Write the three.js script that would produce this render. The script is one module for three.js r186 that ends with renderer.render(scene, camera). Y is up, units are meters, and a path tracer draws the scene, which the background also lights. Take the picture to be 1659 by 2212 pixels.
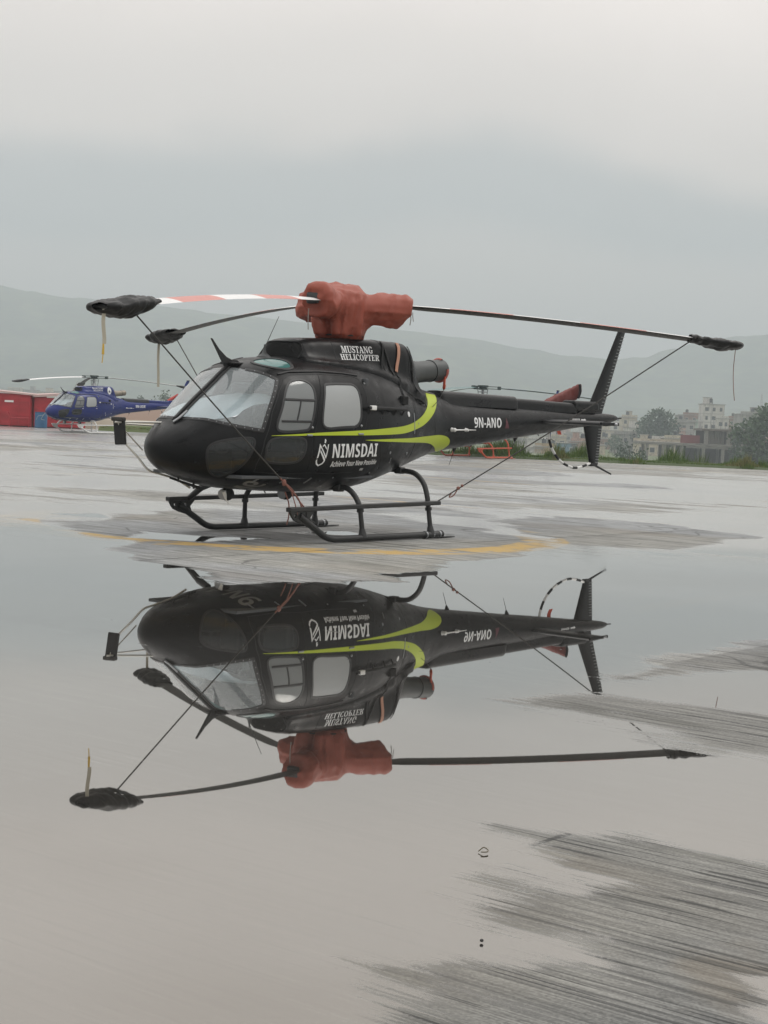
import * as THREE from 'three';
import { mergeGeometries, mergeVertices, toCreasedNormals } from 'three/addons/utils/BufferGeometryUtils.js';
import { FontLoader } from 'three/addons/loaders/FontLoader.js';
import { MarchingCubes } from 'three/addons/objects/MarchingCubes.js';
import { RoundedBoxGeometry } from 'three/addons/geometries/RoundedBoxGeometry.js';

// ======================= camera, sky, sun, exposure =======================
const scene = new THREE.Scene();
const camera = new THREE.PerspectiveCamera(2 * Math.atan(1106 / 3600) * 180 / Math.PI, 0.75, 0.1, 9000);
camera.position.set(0, 1.6012, 0);
camera.rotation.order = 'YXZ';
camera.rotation.set(-0.0569273, 0, 0.0443776);
const renderer = new THREE.WebGLRenderer({ antialias: true });
renderer.setSize(768, 1024);
renderer.toneMapping = THREE.LinearToneMapping;
renderer.toneMappingExposure = .88;
renderer.shadowMap.enabled = true;
renderer.shadowMap.type = THREE.PCFSoftShadowMap;

// value noise, seeded
const HT = new Float32Array(65536); { let s = 12345; for (let i = 0; i < 65536; i++) { s = (Math.imul(s, 1664525) + 1013904223) >>> 0; HT[i] = s / 4294967296; } }
function vn(x, y) {
  const xi = Math.floor(x), yi = Math.floor(y); let fx = x - xi, fy = y - yi; fx = fx * fx * (3 - 2 * fx); fy = fy * fy * (3 - 2 * fy);
  const a = (Math.imul(xi, 7919) + Math.imul(yi, 10473)), h = k => HT[(k ^ (k >>> 9)) & 65535];
  const v0 = h(a), v1 = h(a + 7919), v2 = h(a + 10473), v3 = h(a + 18392);
  return v0 + (v1 - v0) * fx + (v2 - v0 + (v0 - v1 - v2 + v3) * fx) * fy;
}
function fbm(x, y, o = 4) { let s = 0, a = .5, n = 0; for (let i = 0; i < o; i++) { s += a * vn(x, y); n += a; x = x * 2.03 + 17.3; y = y * 2.03 + 9.1; a *= .5; } return s / n; }
let seed = 7; const rnd = (a = 1, b) => { seed = (Math.imul(seed, 1664525) + 1013904223) >>> 0; const r = seed / 4294967296; return b === undefined ? r * a : a + (b - a) * r; };
const clamp = (x, a = 0, b = 1) => Math.min(b, Math.max(a, x)), mix = (a, b, t) => a + (b - a) * t;
const smooth = (a, b, x) => { const t = clamp((x - a) / (b - a)); return t * t * (3 - 2 * t); };

{ // overcast sky: blue-grey low down, pale and slightly warm above, soft cloud banks
  const w = 1024, h = 512, data = new Float32Array(w * h * 4);
  const T = [[-90, .70, .70, .68], [0, .74, .74, .72], [4, .84, .81, .78], [5.6, .82, .80, .775], [6.9, .66, .70, .712], [8.4, .69, .715, .72], [9.4, .99, .93, .885], [14, 1.22, 1.13, 1.07], [22, 1.38, 1.30, 1.245], [45, 1.76, 1.72, 1.68], [70, 2.09, 2.05, 2.01], [90, 2.17, 2.13, 2.09]];
  for (let j = 0; j < h; j++) for (let i = 0; i < w; i++) {
    const el0 = (j + .5) / h * 180 - 90, az = (i + .5) / w * 2 * Math.PI - Math.PI;
    const cx = Math.cos(az), cz = Math.sin(az);
    const band = (fbm(cx * 4 + 9, cz * 4 + el0 * .16 + 4, 5) - .5) * 4.2 * smooth(1, 6, el0) * smooth(40, 14, el0), el = clamp(el0 + band, -90, 90);
    let k = 0; while (k < T.length - 2 && el > T[k + 1][0]) k++;
    const t = clamp((el - T[k][0]) / (T[k + 1][0] - T[k][0])), cl = 1 + (fbm(cx * 5 + 30, cz * 5 + el0 * .22, 5) - .5) * .10 * smooth(2, 10, el0);
    const side = 1 + .045 * Math.cos(az - (-Math.PI / 2 + .6)) * smooth(0, 10, el0);
    for (let c = 0; c < 3; c++) data[(j * w + i) * 4 + c] = mix(T[k][c + 1], T[k + 1][c + 1], t) * cl * side;
    data[(j * w + i) * 4 + 3] = 1;
  }
  const sky = new THREE.DataTexture(data, w, h, THREE.RGBAFormat, THREE.FloatType);
  sky.mapping = THREE.EquirectangularReflectionMapping; sky.magFilter = sky.minFilter = THREE.LinearFilter; sky.wrapS = THREE.RepeatWrapping; sky.needsUpdate = true;
  scene.background = sky; scene.environment = sky;
}
const sun = new THREE.DirectionalLight(new THREE.Color(1, .965, .91), .7);
sun.position.set(34, 48, -42); sun.target.position.set(0, 0, -22);
sun.castShadow = true; sun.shadow.radius = 30; sun.shadow.mapSize.set(2048, 2048);
Object.assign(sun.shadow.camera, { left: -30, right: 30, top: 30, bottom: -30, near: 1, far: 140 });
scene.add(sun, sun.target);
scene.fog = new THREE.FogExp2(new THREE.Color(.87, .97, 1.0), .0007);

// ======================= helpers =======================
const used = new Map();
function numbered(name) { const n = used.get(name) || 0; used.set(name, n + 1); return n ? name + '_' + String(n).padStart(3, '0') : name; }
function tag(o, label, category, group, kind) { if (label) o.userData.label = label; if (category) o.userData.category = category; if (group) o.userData.group = group; if (kind) o.userData.kind = kind; return o; }
function thing(name, label, category, pos = [0, 0, 0], turn = 0, group) { const g = new THREE.Group(); g.name = numbered(name); g.position.set(...pos); g.rotation.y = turn; scene.add(g); return tag(g, label, category, group); }
function part(name, geo, mat, parent, label) { const m = new THREE.Mesh(geo, mat); m.name = name; m.castShadow = m.receiveShadow = true; parent.add(m); if (label) m.userData.label = label; return m; }
function one(name, geo, mat, label, category, pos, group) { const m = new THREE.Mesh(geo, mat); m.name = numbered(name); m.castShadow = m.receiveShadow = true; if (pos) m.position.set(...pos); scene.add(m); return tag(m, label, category, group); }
function struct(name, geo, mat, label) { const m = new THREE.Mesh(geo, mat); m.name = name; m.castShadow = m.receiveShadow = true; scene.add(m); m.userData.kind = 'structure'; if (label) m.userData.label = label; return m; }
const lin = (r, g, b) => new THREE.Color().setRGB(r, g, b);
const std = (c, rough = .6, metal = 0, o = {}) => new THREE.MeshStandardMaterial({ color: lin(...c), roughness: rough, metalness: metal, ...o });
const phy = (c, rough, o = {}) => new THREE.MeshPhysicalMaterial({ color: lin(...c), roughness: rough, ...o });
const merge = list => mergeGeometries(list.map(g => { const q = g.index ? g.toNonIndexed() : g; for (const k of Object.keys(q.attributes)) if (!['position', 'normal', 'uv'].includes(k)) q.deleteAttribute(k); return q; }));
const box = (w, h, d, x = 0, y = 0, z = 0) => new THREE.BoxGeometry(w, h, d).translate(x, y, z);
const rbox = (w, h, d, r, x = 0, y = 0, z = 0) => new RoundedBoxGeometry(w, h, d, 2, r).translate(x, y, z);
const A = (x, y, z) => new THREE.Vector3(x, z, -y);            // aircraft axes (forward, left, up) -> three
function tube(pts, r, seg, rad = 8, closed = false) { const v = pts.map(p => p.isVector3 ? p : A(...p)); return new THREE.TubeGeometry(v.length === 2 ? new THREE.LineCurve3(v[0], v[1]) : new THREE.CatmullRomCurve3(v, closed, 'centripetal'), seg || (v.length === 2 ? 1 : v.length * 6), r, rad, closed); }
function rod(a, b, r0, r1 = r0, rad = 10) { a = a.isVector3 ? a : A(...a); b = b.isVector3 ? b : A(...b); const d = b.clone().sub(a), g = new THREE.CylinderGeometry(r1, r0, d.length(), rad); g.applyQuaternion(new THREE.Quaternion().setFromUnitVectors(new THREE.Vector3(0, 1, 0), d.normalize())); return g.translate(...a.clone().add(b).multiplyScalar(.5)); }
function grid(nu, nv, f, closeU = false, closeV = false) { // indexed sheet; f(i, j) -> [x, y, z] in aircraft axes
  const pos = [], uv = [], idx = [];
  for (let i = 0; i < nu; i++) for (let j = 0; j < nv; j++) { const p = f(i, j); pos.push(p[0], p[2], -p[1]); uv.push(p[3] ?? i / nu, p[4] ?? j / nv); }
  for (let i = 0; i < nu - (closeU ? 0 : 1); i++) for (let j = 0; j < nv - (closeV ? 0 : 1); j++) { const a = i * nv + j, b = ((i + 1) % nu) * nv + j, c = ((i + 1) % nu) * nv + (j + 1) % nv, d = i * nv + (j + 1) % nv; idx.push(a, b, c, a, c, d); }
  const g = new THREE.BufferGeometry(); g.setAttribute('position', new THREE.Float32BufferAttribute(pos, 3)); g.setAttribute('uv', new THREE.Float32BufferAttribute(uv, 2)); g.setIndex(idx); g.computeVertexNormals(); return g;
}
function extrude(pts, depth, holes = []) { const s = new THREE.Shape(pts.map(p => new THREE.Vector2(...p))); for (const h of holes) s.holes.push(h); return new THREE.ExtrudeGeometry(s, { depth, bevelEnabled: true, bevelThickness: .004, bevelSize: .004, bevelSegments: 1, curveSegments: 10 }).translate(0, 0, -depth / 2); }
function dataTex(n, m, f, srgb, rep) { // f(i, j, out) fills [0..255]
  const d = new Uint8Array(n * m * 4), o = [0, 0, 0, 255]; for (let j = 0; j < m; j++) for (let i = 0; i < n; i++) { o[3] = 255; f(i, j, o); d.set(o, (j * n + i) * 4); }
  const t = new THREE.DataTexture(d, n, m, THREE.RGBAFormat); t.magFilter = THREE.LinearFilter; t.minFilter = THREE.LinearMipmapLinearFilter; t.generateMipmaps = true; t.wrapS = t.wrapT = THREE.RepeatWrapping; if (srgb) t.colorSpace = THREE.SRGBColorSpace; if (rep) t.repeat.set(...rep); t.needsUpdate = true; return t;
}
const srgb8 = x => 255 * (x <= .0031308 ? 12.92 * x : 1.055 * Math.pow(x, 1 / 2.4) - .055);
// ======================= the apron: wet concrete =======================
const GA = 38 * Math.PI / 180, gU = [Math.cos(GA), Math.sin(GA)], gV = [Math.sin(GA), -Math.cos(GA)]; // broom grooves run along gU (x, z); joints along both
const DRY = [
  [[-4.23, -22.39], [-3.02, -26.52], [-.52, -27.16], [1.19, -24.88], [2.02, -22.42], [1.39, -19.65], [.7, -18.67], [.35, -16.39], [.08, -15.95], [-.96, -15.49], [-1.5, -15.25], [-1.79, -16.35], [-2.49, -17.04], [-2.93, -18.28], [-2.88, -19.67], [-3.89, -20.62]],
  [[1.81, -27.0], [3.01, -29.16], [4.49, -28.28], [5.42, -26.59], [5.84, -25.82], [4.33, -23.1], [3.76, -21.98], [2.35, -22.62]],
  [[.77, -9.6], [1.36, -10.0], [1.79, -9.55], [2.6, -9.4], [3.6, -9.1], [3.4, -7.5], [1.92, -8.03], [1.41, -8.5], [1.0, -9.13]],
  [[1.88, -11.51], [3.02, -12.84], [4.2, -13.6], [3.6, -11.9], [2.64, -11.2], [2.0, -10.72], [1.36, -10.4]],
  [[.37, -6.45], [.6, -6.53], [.78, -6.46], [1.0, -6.31], [1.25, -6.35], [1.52, -6.28], [2.6, -6.0], [3.4, -3.6], [1.0, -2.4], [.0, -3.2], [.16, -4.34], [.1, -4.70], [.33, -4.8], [.36, -4.97], [.24, -5.1], [.2, -5.31], [.21, -5.47], [.32, -5.79], [.65, -5.98], [.7, -6.14], [.58, -6.24], [.43, -6.3]],
];
const WET = [
  [[.54, -6.05], [.71, -5.86], [.89, -5.73], [.88, -5.6], [.68, -5.59], [.49, -5.79]],
  [[1.09, -4.79], [1.19, -4.84], [1.9, -4.9], [2.1, -3.9], [1.11, -4.2], [1.02, -4.46]],
  [[-3.07, -20.17], [-2.92, -21.07], [-1.55, -20.86], [-2.25, -19.9]], [[-1.16, -22.19], [-.43, -23.02], [-.3, -22.06]], [[-4.68, -23.74], [-4.19, -24.35], [-4.0, -23.51]],
  [[-.1, -16.9], [.5, -17.3], [.9, -16.8], [.3, -16.3]],
];
function sdPoly(P, x, y) { // negative inside
  let d = 1e9, s = 1;
  for (let i = 0, j = P.length - 1; i < P.length; j = i++) {
    const ex = P[j][0] - P[i][0], ey = P[j][1] - P[i][1], wx = x - P[i][0], wy = y - P[i][1], t = clamp((wx * ex + wy * ey) / (ex * ex + ey * ey));
    const bx = wx - ex * t, by = wy - ey * t; d = Math.min(d, bx * bx + by * by);
    const c1 = y >= P[i][1], c2 = y < P[j][1], c3 = ex * wy > ey * wx; if ((c1 && c2 && c3) || (!c1 && !c2 && !c3)) s = -s;
  }
  return s * Math.sqrt(d);
}
const BOX = P => [Math.min(...P.map(p => p[0])) - 1, Math.max(...P.map(p => p[0])) + 1, Math.min(...P.map(p => p[1])) - 1, Math.max(...P.map(p => p[1])) + 1];
const DB = DRY.map(BOX), WB = WET.map(BOX);
const sdAny = (L, B, x, z) => { let d = 1; for (let i = 0; i < L.length; i++) { const b = B[i]; if (x > b[0] && x < b[1] && z > b[2] && z < b[3]) d = Math.min(d, sdPoly(L[i], x, z)); } return d; };
const strandF = (u, v) => (fbm(u * .5 + 80, v * 1.9 + 7, 3) - .5) * .34;
// water depth (about -1 dry .. +1 standing water), groove relief, joints and paint at a point of the ground
function groundAt(x, z, fine, o) {
  const u = x * gU[0] + z * gU[1], v = x * gV[0] + z * gV[1];
  const wx = x + (fbm(x * 1.3 + 5, z * 1.3, 3) - .5) * .7, wz = z + (fbm(x * 1.3 + 50, z * 1.3 + 20, 3) - .5) * .7;
  // far part of the apron: broken film of water
  const far = smooth(-16.5, -24, z);
  let lvl = mix(1.15, Math.min(.55, (fbm(u * .16 + 3, v * .13 + 8, 5) - .49 + strandF(u, v)) * 6.5), far);
  if (z > -24 && far > 0) lvl = Math.max(lvl, mix(.8, -.1, far));
  const dd = sdAny(DRY, DB, wx, wz), wd = sdAny(WET, WB, mix(x, wx, .4), mix(z, wz, .4));
  const strand = fbm(u * .9 + 11, v * 9, 3) - .5, near = z > -12.5, size = near ? .34 : .30;
  const dw = dd + (near ? strand * .45 + (fbm(u * .7, v * 2.6 + 40, 3) - .5) * .34 - .05 : strand * .35 - .06);
  if (dw < .9) lvl = mix(near ? -.85 : -.85, lvl, smooth(-size, size * .7, dw));
  if (wd < .5) lvl = mix(1.05, lvl, smooth(-.10, .12, wd + strand * .2));
  const groove = fbm(u * 2.2, v * 46, 3) - .5, fineL = fine ? fbm(u * 5, v * 125, 2) - .5 : 0, grain = fine ? vn(x * 150, z * 150) - .5 : 0, pit = fbm(x * 9, z * 9, 3) - .5;
  const relief = strand * 1.1 + groove * 1.5 + fineL * 1.1 + grain * .5 + pit * .5; o.fine = fineL * 1.2 + grain * .7;
  const depth = lvl - relief * (near ? .85 : .40);
  const ju = Math.abs(((u + 1000 * 4.6 + 1.05) % 4.6) - 2.3), jv = Math.abs(((v + 1000 * 4.6 - .47) % 4.6) - 2.3);
  o.depth = depth; o.film = far * (1 - smooth(.5, .9, lvl)); o.relief = relief; o.u = u; o.v = v; o.groove = groove; o.strand = strand;
  const wob = (fbm(u * 3, v * 3, 2) - .5) * .02;
  o.joint = Math.min(Math.abs(ju + wob - .01), Math.abs(jv + wob - .01));
  return o;
}
const RING = [-1.40, -23.0, 3.62, .33];
function makeSheet(name, x0, x1, z0, z1, y, n, m, bumpy) {
  const col = new Uint8Array(n * m * 4), orm = new Uint8Array(n * m * 4), bmp = bumpy ? new Uint8Array(n * m * 4) : null, o = {};
  for (let j = 0; j < m; j++) for (let i = 0; i < n; i++) {
    const x = mix(x0, x1, (i + .5) / n), z = mix(z1, z0, (j + .5) / m), k = (j * n + i) * 4;
    groundAt(x, z, n / (x1 - x0) > 100, o);
    const nf = smooth(-13.5, -11, z), wet = smooth(mix(-.10, -.42, nf), mix(.16, .30, nf), o.depth), damp = smooth(-.75, -.02, o.depth);
    // concrete: olive grey, mottled, darker in the grooves
    const m1 = fbm(x * .35 + 40, z * .35, 4), m2 = fbm(x * 2.4, z * 2.4 + 9, 4);
    const slab = HT[(Math.floor((o.u + 1000 * 4.6 + 3.35) / 4.6) * 131 + Math.floor((o.v + 1000 * 4.6 + 1.83) / 4.6) * 71) & 65535];
    let a = (o.u > -5.4 ? .138 : .235 + .05 * (slab - .5)) * (.72 + .32 * m1 + .30 * m2) * (1 + o.groove * .9 + o.strand * .15 + (o.fine || 0) * .85);
    let r = a * 1.0, g = a * .985, b = a * .905;
    // cool grey laitance in some slabs
    const cool = smooth(.45, .62, fbm(o.u * .2 + 60, o.v * .2, 2)); r = mix(r, a * .93, cool); g = mix(g, a * .96, cool); b = mix(b, a * .97, cool);
    // brown silt that settled in some low places
    const silt = smooth(.56, .72, fbm(o.u * .28 + 7, o.v * .5 + 31, 4)) * .5 + (x > .8 && x < 1.5 && z > -5.3 ? .75 * smooth(.0, .25, .34 - Math.hypot((x - 1.12) * 1.2, (z + 4.8) * .8) + (fbm(x * 6, z * 6, 3) - .5) * .3) : 0);
    r = mix(r, .15, silt * .55); g = mix(g, .118, silt * .55); b = mix(b, .078, silt * .55);
    // tyre-black and oil specks, dark groove threads
    const thread = Math.max(smooth(.70, .80, fbm(o.u * .55 + 3, o.v * 26 + 1, 2)) * .5, smooth(.70, .77, fbm(o.u * 1.6 + 3, o.v * 70 + 1, 2)) * .75);
    const crack = smooth(.0075, .002, Math.abs(fbm(x * .45 + 15, z * .45 + 3, 4) - .5)) * .55 * smooth(.4, .55, fbm(x * .8 + 5, z * .8, 2)) * smooth(-8.5, -9.5, z); r *= 1 - crack; g *= 1 - crack; b *= 1 - crack;
    const scuff = smooth(.62, .74, fbm(o.u * .8 + 21, o.v * 3.2, 4)) * .28; r *= 1 - scuff; g *= 1 - scuff; b *= 1 - scuff * 1.08; r *= 1 - thread; g *= 1 - thread; b *= 1 - thread;
    const speck = vn(x * 19 + 3, z * 19) > .985 ? .6 : 0; r *= 1 - speck; g *= 1 - speck; b *= 1 - speck;
    // worn yellow paint: the circle and a few guide lines
    const rr = Math.abs(Math.hypot(x - RING[0], z - RING[1]) - RING[2]), l1 = Math.abs(o.v - (23.9)) , wear = smooth(.28, .5, fbm(x * 2.2 + 70, z * 2.2, 4)) * smooth(.18, .40, fbm(o.u * 5, o.v * 12, 3));
    let yel = smooth(RING[3] + .03, RING[3] - .03, rr) * .88 * smooth(-25.2, -22.2, z + (fbm(x * 2, z * 2, 2) - .5) * 2);
    if (z < -25) yel = Math.max(yel, smooth(.1, .06, Math.abs(((o.v + 900) % 11.5) - 5.2)) * .7);
    if (x > 2.2 && z > -20 && z < -14) yel = Math.max(yel, smooth(.16, .10, Math.abs((z + 16.13) * .57 + (x - 3.32) * .82)) * .7);
    if (x < -4.2 && z > -24 && z < -21) yel = Math.max(yel, smooth(.2, .14, Math.abs(z + 22.6 + (x + 5) * .7)) * .8);
    yel *= wear; r = mix(r, .46, yel); g = mix(g, .30, yel); b = mix(b, .085, yel);
    const tide = (Math.exp(-Math.pow((o.depth + .16) / .05, 2)) * .30 + Math.exp(-Math.pow((o.depth + .52) / .03, 2)) * .16) * (1 - nf) * smooth(-34, -27, z) * smooth(.35, .6, fbm(x * 1.7 + 20, z * 1.7, 3)); r *= 1 - tide; g *= 1 - tide; b *= 1 - tide * 1.1;
    const jt = smooth(.016, .005, o.joint) * .72 * (1 - wet * .8); r *= 1 - jt; g *= 1 - jt; b *= 1 - jt;
    // wet concrete is darker (water fills the pores)
    const dk = mix(1, .66, damp); r *= dk; g *= dk; b *= dk;
    // standing water: fine silt; brighter sky reflection painted in as paler clouds and film
    const sl = 1 + (fbm(x * .5 + 90, z * .5, 4) - .5) * .16, fz = Math.max(smooth(.40, .58, fbm(x * .30 + 31.5, z * .30 + 7.2, 4)) * .25, o.film), wr = mix(.315, .47, fz) * sl + .12 * (r - .16), wg = mix(.297, .462, fz) * sl + .12 * (g - .16), wb = mix(.268, .44, fz) * sl + .12 * (b - .15), thin = smooth(.05, .9, o.depth);
    r = mix(r, mix(wr * .8 + r * .6, wr, thin), wet); g = mix(g, mix(wg * .8 + g * .6, wg, thin), wet); b = mix(b, mix(wb * .8 + b * .6, wb, thin), wet);
    col[k] = clamp(srgb8(clamp(r)), 0, 255); col[k + 1] = clamp(srgb8(clamp(g)), 0, 255); col[k + 2] = clamp(srgb8(clamp(b)), 0, 255); col[k + 3] = 255;
    orm[k] = 255; orm[k + 1] = 255 * mix(mix(.78, .34, damp) + o.groove * .1, mix(.012, .23, o.film), wet); orm[k + 2] = 255 * wet * mix(.94, .62, o.film); orm[k + 3] = 255;
    if (bmp) { const h = 128 + (1 - wet) * clamp(o.relief * 55 - jt * 60, -120, 120) + wet * 18; bmp[k] = bmp[k + 1] = bmp[k + 2] = h; bmp[k + 3] = 255; }
  }
  const T = (d, s) => { const t = new THREE.DataTexture(d, n, m, THREE.RGBAFormat); t.magFilter = THREE.LinearFilter; t.minFilter = THREE.LinearMipmapLinearFilter; t.generateMipmaps = true; t.wrapS = t.wrapT = THREE.ClampToEdgeWrapping; if (s) t.colorSpace = THREE.SRGBColorSpace; t.needsUpdate = true; return t; };
  const ot = T(orm), mat = new THREE.MeshStandardMaterial({ map: T(col, true), roughnessMap: ot, metalnessMap: ot, roughness: 1, metalness: 1 });
  if (bmp) { mat.bumpMap = T(bmp); mat.bumpScale = bumpy; }
  const g = new THREE.PlaneGeometry(x1 - x0, z1 - z0).rotateX(-Math.PI / 2).translate((x0 + x1) / 2, y, (z0 + z1) / 2);
  return struct(name, g, mat, 'wet concrete helicopter apron with standing rainwater');
}
makeSheet('apron_near', -2.8, 3.4, -8.7, -2.5, .008, 2048, 2048, .009);
makeSheet('apron_pad', -8.6, 9.4, -29.6, -8.7, .008, 2048, 2048, .006);
makeSheet('apron_middle', -24, 24, -66, -29.6, .004, 1536, 1536, 0);
{ // the rest of the apron, out to its edges
  const m = makeSheet('apron', -70, 70, -110, 30, 0, 1536, 1536, 0);
  const s = new THREE.Shape([[-70, 30], [-70, -110], [-17.6, -110], [-17.6, -101.5], [-9, -101.5], [0, -80], [2.2, -74.6], [70, -71.0], [70, 30]].map(p => new THREE.Vector2(p[0], -p[1])));
  const g = new THREE.ShapeGeometry(s).rotateX(-Math.PI / 2), p = g.attributes.position, uv = [];
  for (let i = 0; i < p.count; i++) uv.push((p.getX(i) + 70) / 140, (30 - p.getZ(i)) / 140);
  g.setAttribute('uv', new THREE.Float32BufferAttribute(uv, 2)); m.geometry = g;
}
// ---------- fuselage surface (x forward of the mast, y to the left, z up, metres) ----------
const NOSE = 3.31;
const SEC = [ // x, bottom, top, height of greatest width, half width, upper and lower roundness
  [3.31, 1.12, 1.12, 1.12, 0.0, 2, 2], [3.285, 1.0, 1.20, 1.11, .15, 2, 2], [3.22, .91, 1.28, 1.11, .27, 2.1, 2],
  [3.12, .845, 1.36, 1.12, .385, 2.15, 2.0], [3.0, .797, 1.437, 1.125, .485, 2.15, 2.05], [2.96, .785, 1.466, 1.13, .52, 2.15, 2.1],
  [2.85, .755, 1.555, 1.135, .60, 2.15, 2.15], [2.6, .694, 1.75, 1.16, .74, 2.15, 2.2], [2.4, .655, 1.900, 1.2, .82, 2.25, 2.3],
  [2.2, .632, 2.055, 1.22, .872, 2.35, 2.4], [2.05, .62, 2.15, 1.24, .897, 2.45, 2.45], [1.85, .607, 2.22, 1.25, .917, 2.55, 2.5], [1.5, .592, 2.275, 1.25, .928, 2.65, 2.5],
  [1.0, .58, 2.30, 1.25, .93, 2.7, 2.5], [.5, .58, 2.30, 1.27, .92, 2.6, 2.45], [0, .63, 2.28, 1.32, .875, 2.45, 2.35],
  [-.5, .725, 2.24, 1.39, .77, 2.3, 2.3], [-1.0, .84, 2.14, 1.44, .62, 2.2, 2.25], [-1.5, .965, 2.05, 1.475, .47, 2.0, 2.2],
  [-1.95, 1.075, 1.985, 1.48, .37, 1.9, 2.15], [-2.15, 1.11, 1.95, 1.485, .345, 1.95, 2.1], [-2.4, 1.145, 1.87, 1.49, .325, 2.05, 2.05], [-3.2, 1.235, 1.845, 1.53, .285, 2.05, 2.05],
  [-4.2, 1.345, 1.84, 1.585, .238, 2.05, 2.05], [-5.2, 1.45, 1.83, 1.635, .185, 2.05, 2.05], [-6.2, 1.56, 1.82, 1.69, .135, 2, 2],
  [-6.9, 1.63, 1.81, 1.72, .098, 2, 2], [-7.25, 1.675, 1.795, 1.735, .065, 2, 2], [-7.4, 1.71, 1.765, 1.738, .03, 2, 2], [-7.45, 1.735, 1.741, 1.738, .004, 2, 2],
];
const SOF = x => Math.sqrt(Math.max(0, NOSE - x));
const SS = SEC.map(r => SOF(r[0])), SLOPE = [];
for (let k = 1; k < 7; k++) { // monotone cubic slopes
  const n = SS.length, m = new Float64Array(n), dl = [];
  for (let i = 0; i < n - 1; i++) dl.push((SEC[i + 1][k] - SEC[i][k]) / (SS[i + 1] - SS[i]));
  m[0] = dl[0]; m[n - 1] = dl[n - 2];
  for (let i = 1; i < n - 1; i++) m[i] = dl[i - 1] * dl[i] <= 0 ? 0 : 3 * ((SS[i + 1] - SS[i - 1])) / ((2 * SS[i + 1] - SS[i] - SS[i - 1]) / dl[i - 1] + (SS[i + 1] + SS[i] - 2 * SS[i - 1]) / dl[i]);
  SLOPE[k] = m;
}
function section(x) {
  const s = Math.min(SS[SS.length - 1] - 1e-9, SOF(x)); let i = 0;
  while (s > SS[i + 1]) i++;
  const h = SS[i + 1] - SS[i], t = (s - SS[i]) / h, t2 = t * t, t3 = t2 * t, o = [0];
  for (let k = 1; k < 7; k++) o[k] = (2 * t3 - 3 * t2 + 1) * SEC[i][k] + (t3 - 2 * t2 + t) * h * SLOPE[k][i] + (-2 * t3 + 3 * t2) * SEC[i + 1][k] + (t3 - t2) * h * SLOPE[k][i + 1];
  return o;
}
// half width of the body at (x, z); negative outside
function sideY(x, z) {
  if (x > NOSE || x < -7.45) return -1;
  const [, zb, zt, zm, w, nu, nl] = section(x), up = z > zm, h = up ? zt - zm : zm - zb, n = up ? nu : nl, q = Math.abs(z - zm) / Math.max(h, 1e-6);
  return q >= 1 ? -1 : w * Math.pow(1 - Math.pow(q, n), 1 / n);
}
// height of the upper (or lower) skin at (x, y)
function skinZ(x, y, up = true) {
  const [, zb, zt, zm, w, nu, nl] = section(x), n = up ? nu : nl, q = Math.abs(y) / Math.max(w, 1e-6), e = Math.pow(Math.max(0, 1 - Math.pow(Math.min(1, q), n)), 1 / n);
  return up ? zm + (zt - zm) * e : zm - (zm - zb) * e;
}
function bodyF(x, y, z) { // <0 inside
  if (x >= NOSE || x <= -7.45) return 1;
  const [, zb, zt, zm, w, nu, nl] = section(x), up = z > zm, h = up ? zt - zm : zm - zb, n = up ? nu : nl;
  return Math.pow(Math.pow(Math.abs(y) / Math.max(w, 1e-6), n) + Math.pow(Math.abs(z - zm) / Math.max(h, 1e-6), n), 1 / n) - 1;
}
// ======================= the helicopters =======================
const font = await new FontLoader().loadAsync('fonts/droid/droid_sans_bold.typeface.json');
const serif = await new FontLoader().loadAsync('fonts/droid/droid_serif_bold.typeface.json');
const inPoly = (P, x, y) => { let c = false; for (let i = 0, j = P.length - 1; i < P.length; j = i++) if ((P[i][1] > y) !== (P[j][1] > y) && x < (P[j][0] - P[i][0]) * (y - P[i][1]) / (P[j][1] - P[i][1]) + P[i][0]) c = !c; return c; };
function roundPoly(P, k = 3) { for (let n = 0; n < k; n++) { const q = []; for (let i = 0; i < P.length; i++) { const a = P[i], b = P[(i + 1) % P.length]; q.push([.75 * a[0] + .25 * b[0], .75 * a[1] + .25 * b[1]], [.25 * a[0] + .75 * b[0], .25 * a[1] + .75 * b[1]]); } P = q; } return P; }
function dense(P, step, closed = true) { const o = []; for (let i = 0; i < P.length - (closed ? 0 : 1); i++) { const a = P[i], b = P[(i + 1) % P.length], n = Math.max(1, Math.ceil(Math.hypot(b[0] - a[0], b[1] - a[1]) / step)); for (let k = 0; k < n; k++) o.push(a.map((v, c) => mix(v, b[c], k / n))); } if (!closed) o.push(P[P.length - 1]); return o; }
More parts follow.
